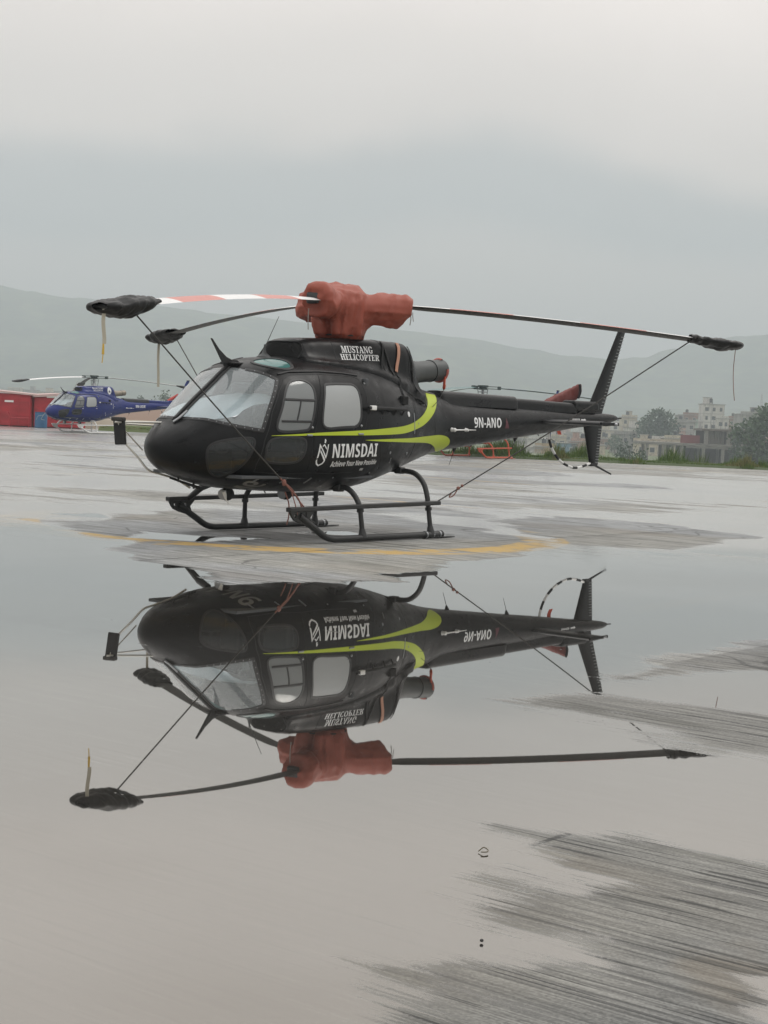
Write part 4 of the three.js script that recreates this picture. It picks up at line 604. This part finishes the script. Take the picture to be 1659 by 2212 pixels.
// ---- the two other helicopters ----
const HELI2 = [-16.3, .004, -92.2], TURN2 = -127 * Math.PI / 180;
const blue = thing('helicopter', 'dark blue helicopter with white skids parked by the red sheds', 'helicopter', HELI2, TURN2);
buildHelicopter(blue, LIV.blue);
part('lettering', sideText('9N-ADE', [[-2.95, 1.64], [-3.75, 1.652], [-3.745, 1.505], [-2.95, 1.49]], .006, 1), signWhite, blue);
part('lettering', sideText('BASECAMP', [[.46, 2.50], [-.33, 2.52], [-.33, 2.43], [.46, 2.41]], .006, 1, serif, cowlY, cowlN), signWhite, blue); part('lettering', sideText('HELICOPTER', [[.42, 2.38], [-.28, 2.40], [-.28, 2.32], [.42, 2.30]], .006, 1, serif, cowlY, cowlN), signWhite, blue);
{ const c = new THREE.Shape(); c.absellipse(-.78, 2.36, .15, .2, 0, 6.283); part('emblem', sideSheet(c, 2, .006, 1, undefined, cowlY, cowlN), signWhite, blue); const d = shapeOf([[-.70, 2.30], [-.76, 2.40], [-.80, 2.36], [-.84, 2.32], [-.86, 2.28], [-.72, 2.27]]); part('emblem', sideSheet(d, 2, .012, 1, undefined, cowlY, cowlN), std([.03, .03, .06], .5), blue); }
sock(0, HELI2, TURN2, LIV.blue, .95, .06, 'small black sock on the white forward blade of the blue helicopter', 'blade tip socks of the blue helicopter', true); sock(2, HELI2, TURN2, LIV.blue, 1.0, .08, 'small black sock on the far side blade of the blue helicopter', 'blade tip socks of the blue helicopter', true); sock(1, HELI2, TURN2, LIV.blue, .6, .05, 'small black sock on the rearward blade of the blue helicopter', 'blade tip socks of the blue helicopter', true);
{ const p = [-6.9, -.36, 2.2]; const tc = thing('tail_rotor_cover', 'small red cover on the tail rotor of the blue helicopter', 'cover', HELI2, TURN2); part('cover_cloth', wrinkle(grid(14, 16, (i, j) => { const u = i / 13, ph = j / 16 * 6.2832; return [mix(-6.1, -6.95, u), -.36 + .06 * Math.cos(ph), mix(1.95, 2.28, u) + mix(.06, .13, u) * Math.sin(ph)]; }, false, true), .03, 5), std([.42, .04, .03], .7), tc); }
const HELI3 = [4.1, .004, -73.4], TURN3 = -122 * Math.PI / 180;
const third = thing('helicopter', 'helicopter with orange skids hidden behind the tail boom of the black one', 'helicopter', HELI3, TURN3);
buildHelicopter(third, LIV.orange);
// ======================= beyond the apron =======================
const earthT = dataTex(512, 512, (i, j, o) => { const a = fbm(i / 512 * 16, j / 512 * 16, 5), b = vn(i * .6, j * .6); o[0] = clamp(120 + (a - .5) * 150 + (b - .5) * 50, 0, 255); o[1] = clamp(128 + (a - .5) * 130 + (b - .5) * 50, 0, 255); o[2] = clamp(92 + (a - .5) * 110 + (b - .5) * 40, 0, 255); }, true);
earthT.repeat.set(140, 160);
struct('ground', new THREE.PlaneGeometry(2900, 3500).rotateX(-Math.PI / 2).translate(0, -6, -1550), new THREE.MeshStandardMaterial({ map: earthT, color: lin(.5, .55, .45), roughness: .95 }), 'green and brown valley floor beyond the apron');
const verge = (pts, name, mat, label) => { const n = pts.length; const pos = [], idx = []; pts.forEach((r, i) => r.forEach(p => pos.push(...p))); const m = pts[0].length; for (let i = 0; i < n - 1; i++) for (let j = 0; j < m - 1; j++) idx.push(i * m + j, (i + 1) * m + j, (i + 1) * m + j + 1, i * m + j, (i + 1) * m + j + 1, i * m + j + 1); const g = new THREE.BufferGeometry(); g.setAttribute('position', new THREE.Float32BufferAttribute(pos, 3)); g.setIndex(idx); const uv = []; for (let i = 0; i < pos.length; i += 3) uv.push(pos[i] / 20, pos[i + 2] / 20); g.setAttribute('uv', new THREE.Float32BufferAttribute(uv, 2)); g.computeVertexNormals(); return struct(name, g, mat, label); };
const grassSoil = std([.045, .065, .022], .95), brownSoil = std([.20, .135, .10], .95), tanConc = std([.34, .30, .235], .9);
const EDGE = x => x < 2.2 ? mix(-80, -74.6, x / 2.2) : mix(-74.6, -71.0, (x - 2.2) / 67.8);
verge(Array.from({ length: 30 }, (_, i) => { const x = .6 + i * 2.4, z = EDGE(x); return [[x, -.02, z + .02], [x, .10, z - .25], [x, .16, z - 2.2], [x, -.6, z - 7], [x, -6.05, z - 30]]; }), 'grass_bank', grassSoil, 'grassy edge of the apron on the right');
verge(Array.from({ length: 30 }, (_, i) => { const x = -17.6 + i * .52; return [[x, -.02, -101.45], [x, .22 + .05 * vn(i, 1), -101.8], [x, .30, -106], [x, .32, -109]]; }), 'grass_verge', std([.075, .10, .03], .95), 'green verge behind the blue helicopter');
verge(Array.from({ length: 30 }, (_, i) => { const x = -72 + i * 2.2; return [[x, -.05, -108.9], [x, .62, -109.1], [x, .64, -112]]; }), 'kerb_ledge', tanConc, 'tan concrete ledge behind the verge');
verge(Array.from({ length: 60 }, (_, i) => { const x = -72 + i * 1.15, n = fbm(i * .3, 2, 3); return [[x, .6, -111.9], [x, .9 + n * .2, -114], [x, 1.25 + n * .5, -120], [x, 1.1 + n * .5, -130], [x, -6.1, -175]]; }), 'earth_bank', brownSoil, 'brown bare earth bank behind the blue helicopter');
{ // grass blades along both edges
  const bl = new THREE.BufferGeometry(); bl.setAttribute('position', new THREE.Float32BufferAttribute([-.016, 0, 0, .016, 0, 0, .010, .55, .06, -.016, 0, 0, .010, .55, .06, -.006, .55, .06, -.006, .55, .06, .010, .55, .06, .03, 1, .22], 3)); bl.computeVertexNormals();
  const gm = new THREE.MeshStandardMaterial({ color: 0xffffff, roughness: .9, side: THREE.DoubleSide }), N = 42000, im = new THREE.InstancedMesh(bl, gm, N), M = new THREE.Matrix4(), Q = new THREE.Quaternion(), E = new THREE.Euler(), c = new THREE.Color();
  for (let i = 0; i < N; i++) {
    const left = i > 30000; let x, z, h, y;
    if (left) { x = rnd(-17.5, -7); z = -101.6 - rnd(5); h = rnd(.06, .16); y = .2; } else { x = .8 + Math.pow(rnd(), .8) * 26; const d = Math.pow(rnd(), 1.3) * 5; z = EDGE(x) - .05 - d; y = d < .25 ? mix(-.02, .1, d / .25) : d < 2.2 ? .12 : mix(.14, -.3, (d - 2.2) / 2.8); const cl = fbm(x * .55, z * .4, 3); h = (.08 + 1.25 * Math.pow(smooth(.35, .78, cl), 1.6)) * rnd(.5, 1) * (d < .3 ? .35 : 1) * (x > 11 ? 1.15 : .9); }
    E.set(rnd(-.35, .35), rnd(6.28), rnd(-.35, .35)); Q.setFromEuler(E); M.compose(new THREE.Vector3(x, y - .02, z), Q, new THREE.Vector3(rnd(.8, 1.5), h, h * .8)); im.setMatrixAt(i, M);
    const t = rnd(), br = vn(x * .9 + 40, z * .9); c.setRGB(mix(.035, .11, t) + br * .03, mix(.09, .17, t) + br * .02, mix(.015, .032, t)); if (br > .72) c.lerp(new THREE.Color().setRGB(.20, .14, .07), .5); im.setColorAt(i, c);
  }
  im.name = 'grass'; im.castShadow = im.receiveShadow = true; scene.add(im); tag(im, 'tall green grass and weeds along the apron edge', 'grass', null, 'stuff');
}
// ---- ridges ----
const PX = (px, py, D) => { const a = (px - 829.5) / 3600, b = -(py - 1106) / 3600, c = Math.cos(.0443776), s = Math.sin(.0443776), ax = a * c - b * s, up = a * s + b * c; const cp = Math.cos(.0569273), sp = Math.sin(.0569273), fy = -sp + up * cp, fz = -cp - up * sp; return [ax / -fz * D, 1.6 + fy / -fz * D, -D]; };
const forest = dataTex(512, 512, (i, j, o) => { const a = fbm(i / 512 * 22, j / 512 * 22, 5), b = fbm(i / 512 * 5, j / 512 * 5 + 3, 4); o[0] = clamp(70 + (a - .5) * 80 + (b - .5) * 60, 0, 255); o[1] = clamp(84 + (a - .5) * 80 + (b - .5) * 50, 0, 255); o[2] = clamp(58 + (a - .5) * 60 + (b - .5) * 40, 0, 255); }, true);
const forestM = new THREE.MeshStandardMaterial({ map: forest, roughness: 1 });
function ridge(name, line, D, deep, label) { // crest heights along the view; slopes fall towards the valley in front and behind
  const pts = line.map(p => PX(p[0], p[1], D)), N = 150, M = 16;
  const at = t => { const q = t * (pts.length - 1), i = Math.min(pts.length - 2, Math.floor(q)), f = q - i, s = f * f * (3 - 2 * f); return [mix(pts[i][0], pts[i + 1][0], f), mix(pts[i][1], pts[i + 1][1], s)]; };
  const g = grid(N + 1, M + 1, (i, j) => { const [x, h0] = at(i / N), v = j / M, up = v < .6 ? v / .6 : 1 - (v - .6) / .4, h = h0 + (fbm(x * .02, D, 4) - .5) * (h0 + 6) * .06; const spur = (fbm(x * .006 + 3, v * 3 + D, 4) - .5) * .5 * (1 - up) * up * 2; const y = -6.5 + (h + 6.5) * clamp(Math.pow(up, .85) + spur); return [x, -(-D + (v - .6) * -deep * -1 * -1), y, x / 300, v * deep / 300]; });
  return struct(name, g, forestM, label);
}
ridge('mountains', [[-700, 560], [-300, 585], [0, 600], [84, 612], [168, 632], [270, 645], [400, 660], [498, 675], [700, 690], [850, 700], [996, 720], [1146, 748], [1230, 763], [1310, 769], [1387, 762], [1450, 742], [1514, 727], [1608, 713], [1660, 712], [1900, 690], [2400, 660]], 2600, 900, 'hazy blue mountain range across the valley');
ridge('foothills', [[-700, 700], [-200, 712], [100, 730], [300, 716], [480, 722], [600, 738], [740, 728], [830, 727], [950, 738], [1030, 757], [1200, 800], [1400, 835], [1660, 850], [2200, 860]], 2300, 500, 'nearer wooded ridge in the haze');
ridge('low_hills', [[-500, 800], [0, 806], [120, 803], [230, 800], [330, 812], [420, 832], [520, 848], [700, 862], [900, 880], [1100, 885], [1240, 893], [1400, 880], [1660, 880], [2100, 880]], 1950, 400, 'low hills at the foot of the mountains');

// ---- trees ----
const leafG = new THREE.BufferGeometry(); leafG.setAttribute('position', new THREE.Float32BufferAttribute([0, 0, 0, .5, .28, .1, 1, 0, 0, 0, 0, 0, 1, 0, 0, .5, -.28, .08], 3)); leafG.computeVertexNormals();
const bark = std([.10, .075, .05], .95), leafMats = [[.035, .068, .030], [.045, .085, .032], [.028, .056, .032]].map(c => { const m = new THREE.MeshPhysicalMaterial({ color: lin(...c), roughness: .85, side: THREE.DoubleSide, transmission: .25, thickness: 0 }); return m; });
function tree(name, x, base, z, w, h, label, group, kind, m) {
  const t = thing(name, label, 'tree', [x, base, z], 0, group), n = Math.round(clamp(w * h * 16, 500, 2600)), P = [], lobes = [];
  const nl = kind === 'clump' ? 26 : kind === 'round' ? 30 : 13; for (let i = 0; i < nl; i++) { const a = rnd(6.283), r = Math.sqrt(rnd()) * w * .40, k = kind === 'clump' ? rnd(.12, .86) : kind === 'round' ? rnd(.5, .92) : rnd(.40, .84); const fall = 1 - .55 * Math.pow(r / (w * .5), 2); lobes.push([Math.cos(a) * r, h * k * fall + h * .04, Math.sin(a) * r, rnd(.11, .22) * Math.min(w, h)]); }
  const v = new THREE.Vector3(), d = new THREE.Vector3(), u = new THREE.Vector3(), s = Math.max(.35, Math.min(w, h) * .085);
  for (let i = 0; i < n; i++) { const L = lobes[Math.floor(rnd(lobes.length))]; v.set(rnd(-1, 1), rnd(-1, 1), rnd(-1, 1)).normalize().multiplyScalar(L[3] * Math.pow(rnd(), .35) * rnd(.85, 1.2)); v.add(new THREE.Vector3(L[0], L[1], L[2])); d.set(rnd(-1, 1), rnd(-.7, .7), rnd(-1, 1)).normalize(); u.set(rnd(-1, 1), rnd(-1, 1), rnd(-1, 1)).cross(d).normalize(); const e = s * rnd(.5, 1.2), f = e * rnd(.3, .5), m1 = v.clone().addScaledVector(d, e * .5), tip = v.clone().addScaledVector(d, e), a = m1.clone().addScaledVector(u, f), b = m1.clone().addScaledVector(u, -f); P.push(v.x, v.y, v.z, a.x, a.y, a.z, tip.x, tip.y, tip.z, v.x, v.y, v.z, tip.x, tip.y, tip.z, b.x, b.y, b.z); }
  const g = new THREE.BufferGeometry(); g.setAttribute('position', new THREE.Float32BufferAttribute(P, 3)); g.computeVertexNormals(); part('crown', g, leafMats[m || 0], t);
  const tr = [rod(new THREE.Vector3(0, 0, 0), new THREE.Vector3(0, h * .55, 0), .035 * h, .015 * h, 7)]; for (let i = 0; i < 5; i++) { const L = lobes[i]; tr.push(rod(new THREE.Vector3(0, h * rnd(.25, .45), 0), new THREE.Vector3(L[0], L[1], L[2]), .014 * h, .005 * h, 5)); } part('trunk', merge(tr), bark, t);
  return t;
}
const TG = 'trees beyond the apron', base = -6;
const treeAt = (name, px, topY, D, w, label, kind, m, b = base) => { const p = PX(px, topY, D); return tree(name, p[0], b, p[2], w, p[1] - b, label, TG, kind, m); };
treeAt('broad_tree', 1420, 880, 500, 15, 'tall hazy bamboo-like clump between the tail fin and the white tower', 'clump', 0);
treeAt('broad_tree', 1447, 893, 520, 9, 'lower crown leaning right of the tall bamboo-like clump', 'clump', 2);
treeAt('broad_tree', 1392, 893, 540, 8, 'smaller crown at the left foot of the bamboo-like clump', 'clump', 1);
treeAt('broad_tree', 1652, 868, 300, 11, 'green tree cut by the right edge of the picture', 'clump', 1);
treeAt('broad_tree', 1612, 893, 330, 6, 'low green crown beside the tree at the right edge', 'clump', 2);
treeAt('small_tree', 1362, 945, 240, 4.6, 'dark young tree left of the concrete frame building', null, 2);
treeAt('small_tree', 1385, 962, 235, 3.6, 'bush right beside the dark young tree by the concrete frame', 'clump', 0);
treeAt('broad_tree', 1330, 935, 480, 8, 'hazy tree just right of the lower tail fin', 'clump', 1);
treeAt('broad_tree', 1345, 955, 420, 6, 'hazy bush in front of the tree by the lower tail fin', 'clump', 0);
treeAt('broad_tree', 1480, 893, 700, 8, 'flat topped hazy tree on the skyline left of the white tower', null, 2);
treeAt('broad_tree', 1575, 893, 620, 5, 'small hazy tree right of the white tower', null, 0);
treeAt('broad_tree', 352, 846, 420, 6.6, 'rounded pale green tree above the tail of the blue helicopter', 'round', 1);
treeAt('broad_tree', 376, 860, 430, 4.0, 'low tree right of the rounded one behind the blue helicopter', 'clump', 0);
treeAt('broad_tree', 330, 858, 430, 2.4, 'small tree left of the rounded one behind the blue helicopter', 'clump', 2);
treeAt('broad_tree', 309, 855, 520, 7.6, 'wide hazy tree above the shaft cover of the blue helicopter', 'round', 0);

// ---- houses of the town ----
const wallC = { white: [.62, .62, .60], cream: [.55, .50, .40], pink: [.48, .33, .29], blue: [.20, .36, .50], brick: [.30, .17, .125], grey: [.34, .34, .33], green: [.36, .46, .40], ochre: [.46, .34, .18] };
const wallM = {}; for (const [k, c] of Object.entries(wallC)) wallM[k] = new THREE.MeshStandardMaterial({ color: lin(...c), roughness: .9, map: dataTex(128, 128, (i, j, o) => { const a = fbm(i / 18, j / 9 + c[0] * 50, 4), b = smooth(.52, .75, fbm(i / 5 + 3, j / 40, 3)); const q = clamp(235 + (a - .5) * 60 - b * 55, 0, 255); o[0] = q; o[1] = q * .985; o[2] = q * .96; }, true) });
const slabM = std([.30, .29, .27], .95), winM = std([.03, .036, .04], .25), winFr = std([.42, .40, .36], .8), tankM = std([.015, .016, .018], .6), tin = std([.30, .33, .34], .5, .3);
const unit = new THREE.BoxGeometry(1, 1, 1);
function house(px, topY, D, w, col, label, o = {}) {
  const p = PX(px, topY, D), b = o.base ?? base, H = p[1] - b, dp = o.deep ?? w * 1.1, t = thing('town_house', label, 'house', [p[0], b, p[2] - dp / 2], o.turn ?? 0, 'town houses beyond the apron');
  const W = (n, sx, sy, sz, x, y, z, m, par = t) => { const q = part(n, unit, m, par); q.scale.set(sx, sy, sz); q.position.set(x, y, z); return q; };
  W('wall', w, H, dp, 0, H / 2, 0, wallM[col]); W('roof_slab', w + .7, .22, dp + .7, 0, H + .11, 0, slabM);
  const fl = Math.max(1, Math.floor(H / 3.1));
  if (D < 900) {
    for (let k = 0; k < Math.min(fl, 4); k++) { const y = H - 1.75 - k * 3.1; if (y < 1) break; if (k) W('floor_band', w + .3, .18, dp + .3, 0, y + 1.55, 0, slabM);
      const nw = Math.max(2, Math.round(w / 2.6)); for (let i = 0; i < nw; i++) { const x = (i + .5) / nw * w - w / 2, ww = rnd(.8, 1.4); const f = new THREE.Group(); f.name = 'window'; f.position.set(x, y, dp / 2); t.add(f); W('frame', ww + .22, 1.55, .10, 0, 0, .03, winFr, f); W('pane', ww, 1.3, .06, 0, 0, .07, winM, f); } }
  }
  if (o.parapet !== false && rnd() < .7) { W('parapet', w, .8, .14, 0, H + .6, dp / 2 - .1, wallM[col]); W('parapet', .14, .8, dp, w / 2 - .1, H + .6, 0, wallM[col]); }
  if (o.stair ?? rnd() < .45) { const s = rnd(-.25, .25) * w; W('stair_head', w * .34, 2.3, dp * .4, s, H + 1.3, 0, wallM[col]); W('stair_roof', w * .34 + .4, .15, dp * .4 + .4, s, H + 2.5, 0, slabM); }
  if (o.tank ?? rnd() < .5) { const q = part('water_tank', tankG, tankM, t); q.position.set(rnd(-.3, .3) * w, H + .22, dp * .2); }
  return t;
}
const tankG = merge([new THREE.CylinderGeometry(.6, .6, 1.2, 14).translate(0, 1.2, 0), new THREE.CylinderGeometry(.25, .6, .25, 14).translate(0, 1.92, 0), box(1.2, .08, 1.2, 0, .55, 0), box(.1, .55, .1, .5, .27, .5), box(.1, .55, .1, -.5, .27, -.5), box(.1, .55, .1, .5, .27, -.5), box(.1, .55, .1, -.5, .27, .5)]);
const HL = [ // px, top row, distance, width, colour, label
  [1543, 874, 600, 7.6, 'white', 'tall white tower house with roof tanks above the concrete frame', { tank: true, stair: true, deep: 9 }],
  [1563, 905, 560, 3.6, 'white', 'narrow white annex at the right foot of the white tower house', { tank: false, stair: false }],
  [1500, 897, 660, 9, 'brick', 'brick house left behind the white tower house', { tank: true }],
  [1478, 912, 600, 8, 'grey', 'grey weathered house left of the brick one near the tower', {}],
  [1520, 912, 640, 6, 'green', 'pale green house at the left foot of the white tower', { stair: false }],
  [1598, 905, 640, 9, 'brick', 'brown brick house right of the white tower', { tank: true }],
  [1632, 896, 560, 10, 'grey', 'grey concrete house near the right edge with a roof tank', { tank: true }],
  [1655, 905, 700, 9, 'cream', 'cream house behind the tree at the right edge', {}],
  [1360, 902, 640, 6, 'cream', 'cream house with stair head left of the bamboo-like clump', { stair: true }],
  [1342, 915, 700, 7, 'white', 'white house just right of the stabilizer tip', {}],
  [1372, 925, 560, 6, 'white', 'white low house under the cream one near the fin', {}],
  [1352, 938, 500, 7, 'grey', 'grey house low behind the young tree', {}],
  [1310, 930, 620, 8, 'cream', 'cream house directly left of the lower fin', {}],
  [1252, 955, 430, 4.6, 'pink', 'pink house right of the light blue one', { stair: true }],
  [1226, 958, 430, 4.6, 'blue', 'light blue house below the orange streamer', { stair: false }],
  [1272, 945, 520, 6, 'white', 'white house behind the pink one', {}],
  [1205, 945, 560, 6, 'cream', 'cream house left behind the light blue one', {}],
  [1186, 940, 620, 7, 'white', 'white house under the tail guard start', {}],
  [1162, 950, 560, 6, 'white', 'white house second left of the tail guard', {}],
  [1143, 943, 660, 7, 'cream', 'cream house third left of the tail guard', {}],
  [1124, 952, 600, 6, 'grey', 'grey house above the orange skids, right one', {}],
  [1105, 946, 700, 7, 'white', 'white house above the orange skids, middle one', {}],
  [1086, 955, 620, 6, 'green', 'pale green house above the orange skids, left one', {}],
  [1176, 966, 430, 5, 'ochre', 'ochre low house in front of the white ones left of the tail guard', { stair: false }],
  [1140, 968, 430, 7, 'white', 'long low white house right above the grass', { stair: false, tank: false }],
  [1100, 970, 430, 6, 'cream', 'low cream house above the grass by the orange skids', { stair: false, tank: false }],
  [1288, 962, 450, 5, 'cream', 'low cream house just behind the lower fin', {}],
  [1300, 948, 560, 6, 'brick', 'brick house glimpsed behind the lower fin', {}],
  [1240, 938, 700, 7, 'grey', 'grey house on the skyline above the pink one', {}],
  [1398, 958, 470, 6, 'cream', 'cream house seen through the left bays of the concrete frame', {}],
  [1432, 950, 480, 8, 'white', 'white house seen through the middle bays of the concrete frame', { stair: false }],
  [1458, 948, 470, 6, 'cream', 'cream balcony house behind the concrete frame', {}],
  [1412, 936, 520, 9, 'green', 'pale green house with wide roof behind the concrete frame', { stair: false, tank: true }],
  [1462, 930, 560, 6, 'pink', 'pinkish house left of the upper concrete storey', {}],
  [1640, 925, 480, 6, 'pink', 'pinkish house right of the upper concrete storey', { stair: false }],
  [1586, 918, 700, 8, 'grey', 'grey house behind the brown brick one', {}],
];
for (const h of HL) house(...h);
{ const names = ['first', 'second', 'third', 'fourth', 'fifth', 'sixth', 'seventh', 'eighth', 'ninth', 'tenth', 'eleventh', 'twelfth']; const cs = ['white', 'cream', 'white', 'grey']; for (let i = 0; i < 12; i++) { const px = 18 + i * 15.5 + rnd(-4, 4); house(px, 838 + rnd(0, 14) + i * .8, rnd(1000, 1250), rnd(8, 13), cs[i % 4], names[i] + ' faint hazy house counted from the left above the red sheds', { tank: false }); } }
{ // more faint blocks across the valley on the right
  const cs = ['white', 'cream', 'grey', 'pink'], names2 = ['first', 'second', 'third', 'fourth', 'fifth', 'sixth', 'seventh', 'eighth', 'ninth', 'tenth', 'eleventh', 'twelfth', 'thirteenth', 'fourteenth']; for (let i = 0; i < 14; i++) { const px = 1095 + i * 42 + rnd(-8, 8); house(px, 908 + (px - 1100) * .012 + rnd(-8, 10), rnd(920, 1150), rnd(9, 14), cs[i % 4], names2[i] + ' faint skyline house counted from the left across the valley', { tank: false, stair: false }); } }
{ // unfinished concrete frame
  const D = 360, x0 = 54.5, y0 = -5.6, t = thing('concrete_frame_building', 'unfinished grey concrete frame with open bays and a propped upper storey', 'building', [x0, y0, -D]);
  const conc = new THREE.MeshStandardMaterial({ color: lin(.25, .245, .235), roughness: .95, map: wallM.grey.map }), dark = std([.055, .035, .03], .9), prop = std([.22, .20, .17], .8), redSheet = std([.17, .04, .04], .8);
  const Bx = (n, a, b, c, d, e, f, m) => { const q = part(n, unit, m, t); q.scale.set(b - a, d - c, f - e); q.position.set((a + b) / 2, (c + d) / 2, (e + f) / 2); return q; };
  Bx('floor_slab', .2, 34, 3.9, 4.45, -12, .4, conc); Bx('floor_slab', 10, 34, 3.45, 3.9, -.3, .2, conc);
  for (const x of [1.6, 5.4, 7.1, 9.1, 13.8, 18.0, 21.7, 27.4, 31.5]) { Bx('column', x - .32, x + .32, -.4, 3.9, -.5, .1, conc); Bx('column', x - .3, x + .3, -.4, 3.9, -6.4, -5.8, conc); }
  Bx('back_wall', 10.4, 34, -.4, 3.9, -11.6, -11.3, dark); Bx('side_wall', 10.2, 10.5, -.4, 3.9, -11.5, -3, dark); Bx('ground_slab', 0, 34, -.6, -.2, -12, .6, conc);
  Bx('roof_slab', 13.2, 25.6, 7.3, 7.75, -10, .2, std([.12, .10, .085], .95)); for (const x of [14.2, 19.0, 24.6]) Bx('column', x - .35, x + .35, 4.45, 7.3, -.6, 0, conc);
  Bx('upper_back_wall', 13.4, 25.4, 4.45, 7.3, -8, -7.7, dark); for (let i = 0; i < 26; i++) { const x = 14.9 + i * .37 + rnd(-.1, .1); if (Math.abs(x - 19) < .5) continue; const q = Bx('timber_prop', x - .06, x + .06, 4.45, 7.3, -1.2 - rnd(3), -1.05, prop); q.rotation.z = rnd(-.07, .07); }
  for (let i = 0; i < 12; i++) { const x = 13.6 + i * 1; const q = Bx('rebar', x - .03, x + .03, 7.7, 8.2 + rnd(.7), -2, -1.94, dark); }
  Bx('hoarding', 9.2, 13.4, 4.45, 6.2, -3, -2.8, redSheet); Bx('hoarding', 25.6, 34, 4.45, 5.7, -5, -4.8, redSheet); Bx('upstand', .2, 10.6, 4.45, 5.0, -11.5, -11.2, wallM.cream);
}
one('aerial_mast', merge([rod(new THREE.Vector3(-1.6, 0, 0), new THREE.Vector3(0, 16, 0), .10, .05, 5), rod(new THREE.Vector3(1.6, 0, 0), new THREE.Vector3(0, 16, 0), .10, .05, 5), rod(new THREE.Vector3(0, 0, 1.6), new THREE.Vector3(0, 16, 0), .10, .05, 5)]), std([.35, .35, .36], .6), 'thin lattice aerial mast on the skyline near the right edge', 'mast', [PX(1646, 850, 620)[0], PX(1646, 850, 620)[1] - 16, -620]);

// ---- by the blue helicopter ----
const redTin = new THREE.MeshStandardMaterial({ color: lin(.40, .012, .022), roughness: .55, map: dataTex(256, 256, (i, j, o) => { const a = fbm(i / 30, j / 30, 4), q = clamp(235 + (a - .5) * 70, 0, 255); o[0] = q; o[1] = o[2] = q; }, true) }), paleRoof = std([.50, .36, .34], .7);
{
  const shed = (w, h, d, x, z, turn, label) => { const t = thing('red_shed', label, 'shed', [x, 0, z], turn, 'red sheds at the apron edge'); part('wall', rbox(w, h, d, .03, w / 2, h / 2 + .05, -d / 2), redTin, t); part('roof', extrude([[-.15, h + .04], [w * .55, h + .22], [w + .2, h - .02], [w + .2, h + .07], [w * .55, h + .36], [-.15, h + .18]], d + .3).translate(0, 0, -d / 2), paleRoof, t); for (let i = 1; i * 1.1 < w; i++) part('seam_rib', box(.04, h - .1, .03, i * 1.1, h / 2 + .05, .01), redTin, t); part('plinth', box(w - .1, .16, d - .1, w / 2, .08, -d / 2), rubber, t); return t; };
  const s1 = shed(9.5, 1.98, 5, -31.7, -103.4, 0, 'bright red shed with pale roof at the left edge of the picture'); part('notice', box(.55, .12, .02, 8.2, 1.55, .02), whitePaint, s1); part('placard', box(.10, .16, .02, 4.1, 1.05, .02), whitePaint, s1);
  shed(3.3, 1.82, 3, -22.05, -103.9, .45, 'darker red shed partly hidden by the nose of the blue helicopter');
  const dr = thing('blue_drum', 'blue plastic drum with a hose standing between the red sheds and the blue helicopter', 'drum', [-21.2, 0, -102.0]); part('barrel', new THREE.LatheGeometry([[0, 0], [.36, 0], [.38, .03], [.38, .30], [.395, .32], [.38, .34], [.38, .62], [.395, .64], [.38, .66], [.38, .9], [.36, .93], [0, .93]].map(p => new THREE.Vector2(...p)), 28), std([.035, .12, .24], .5), dr); part('lid', new THREE.CylinderGeometry(.39, .39, .05, 28).translate(0, .95, 0), std([.03, .09, .19], .5), dr); part('hose', new THREE.TubeGeometry(new THREE.CatmullRomCurve3([[-.2, .5, .4], [-.1, .72, .45], [.2, .8, .42], [.4, 1.05, .3], [.1, .55, .42], [.3, .5, .41]].map(p => new THREE.Vector3(...p))), 40, .011, 6), std([.4, .42, .42], .6), dr);
  const tb = thing('ground_trolley', 'low red tube trolley in front of the bright red shed', 'trolley', [-22.6, 0, -102.6]); const trG = [[-.6, -.3], [.6, -.3], [.6, .3], [-.6, .3]]; part('deck', rbox(1.3, .06, .7, .02, 0, .55, 0), redTin, tb); for (const [x, z] of trG) part('leg', rod(new THREE.Vector3(x, 0, z), new THREE.Vector3(x, .53, z), .025), redTin, tb); part('rail', tube([new THREE.Vector3(-.6, .55, .3), new THREE.Vector3(-.75, .85, .3), new THREE.Vector3(-.75, .85, -.3), new THREE.Vector3(-.6, .55, -.3)], .02), redTin, tb);
}
// ---- litter on the wet concrete ----
one('leaf_litter', new THREE.TubeGeometry(new THREE.CatmullRomCurve3([[0, 0, 0], [.02, .012, -.012], [.035, .006, -.002], [.03, .004, .02], [.008, .004, .026]].map(p => new THREE.Vector3(...p))), 24, .0022, 5), std([.10, .085, .05], .8), 'curled brown stalk lying in the puddle', 'stalk', [.405, .013, -6.09]);
one('pebble', new THREE.IcosahedronGeometry(.0062, 1).scale(1, .8, 1.1), std([.02, .02, .02], .7), 'small black pebble on the streaked concrete in the foreground', 'pebble', [.357, .016, -5.02]);
renderer.render(scene, camera);
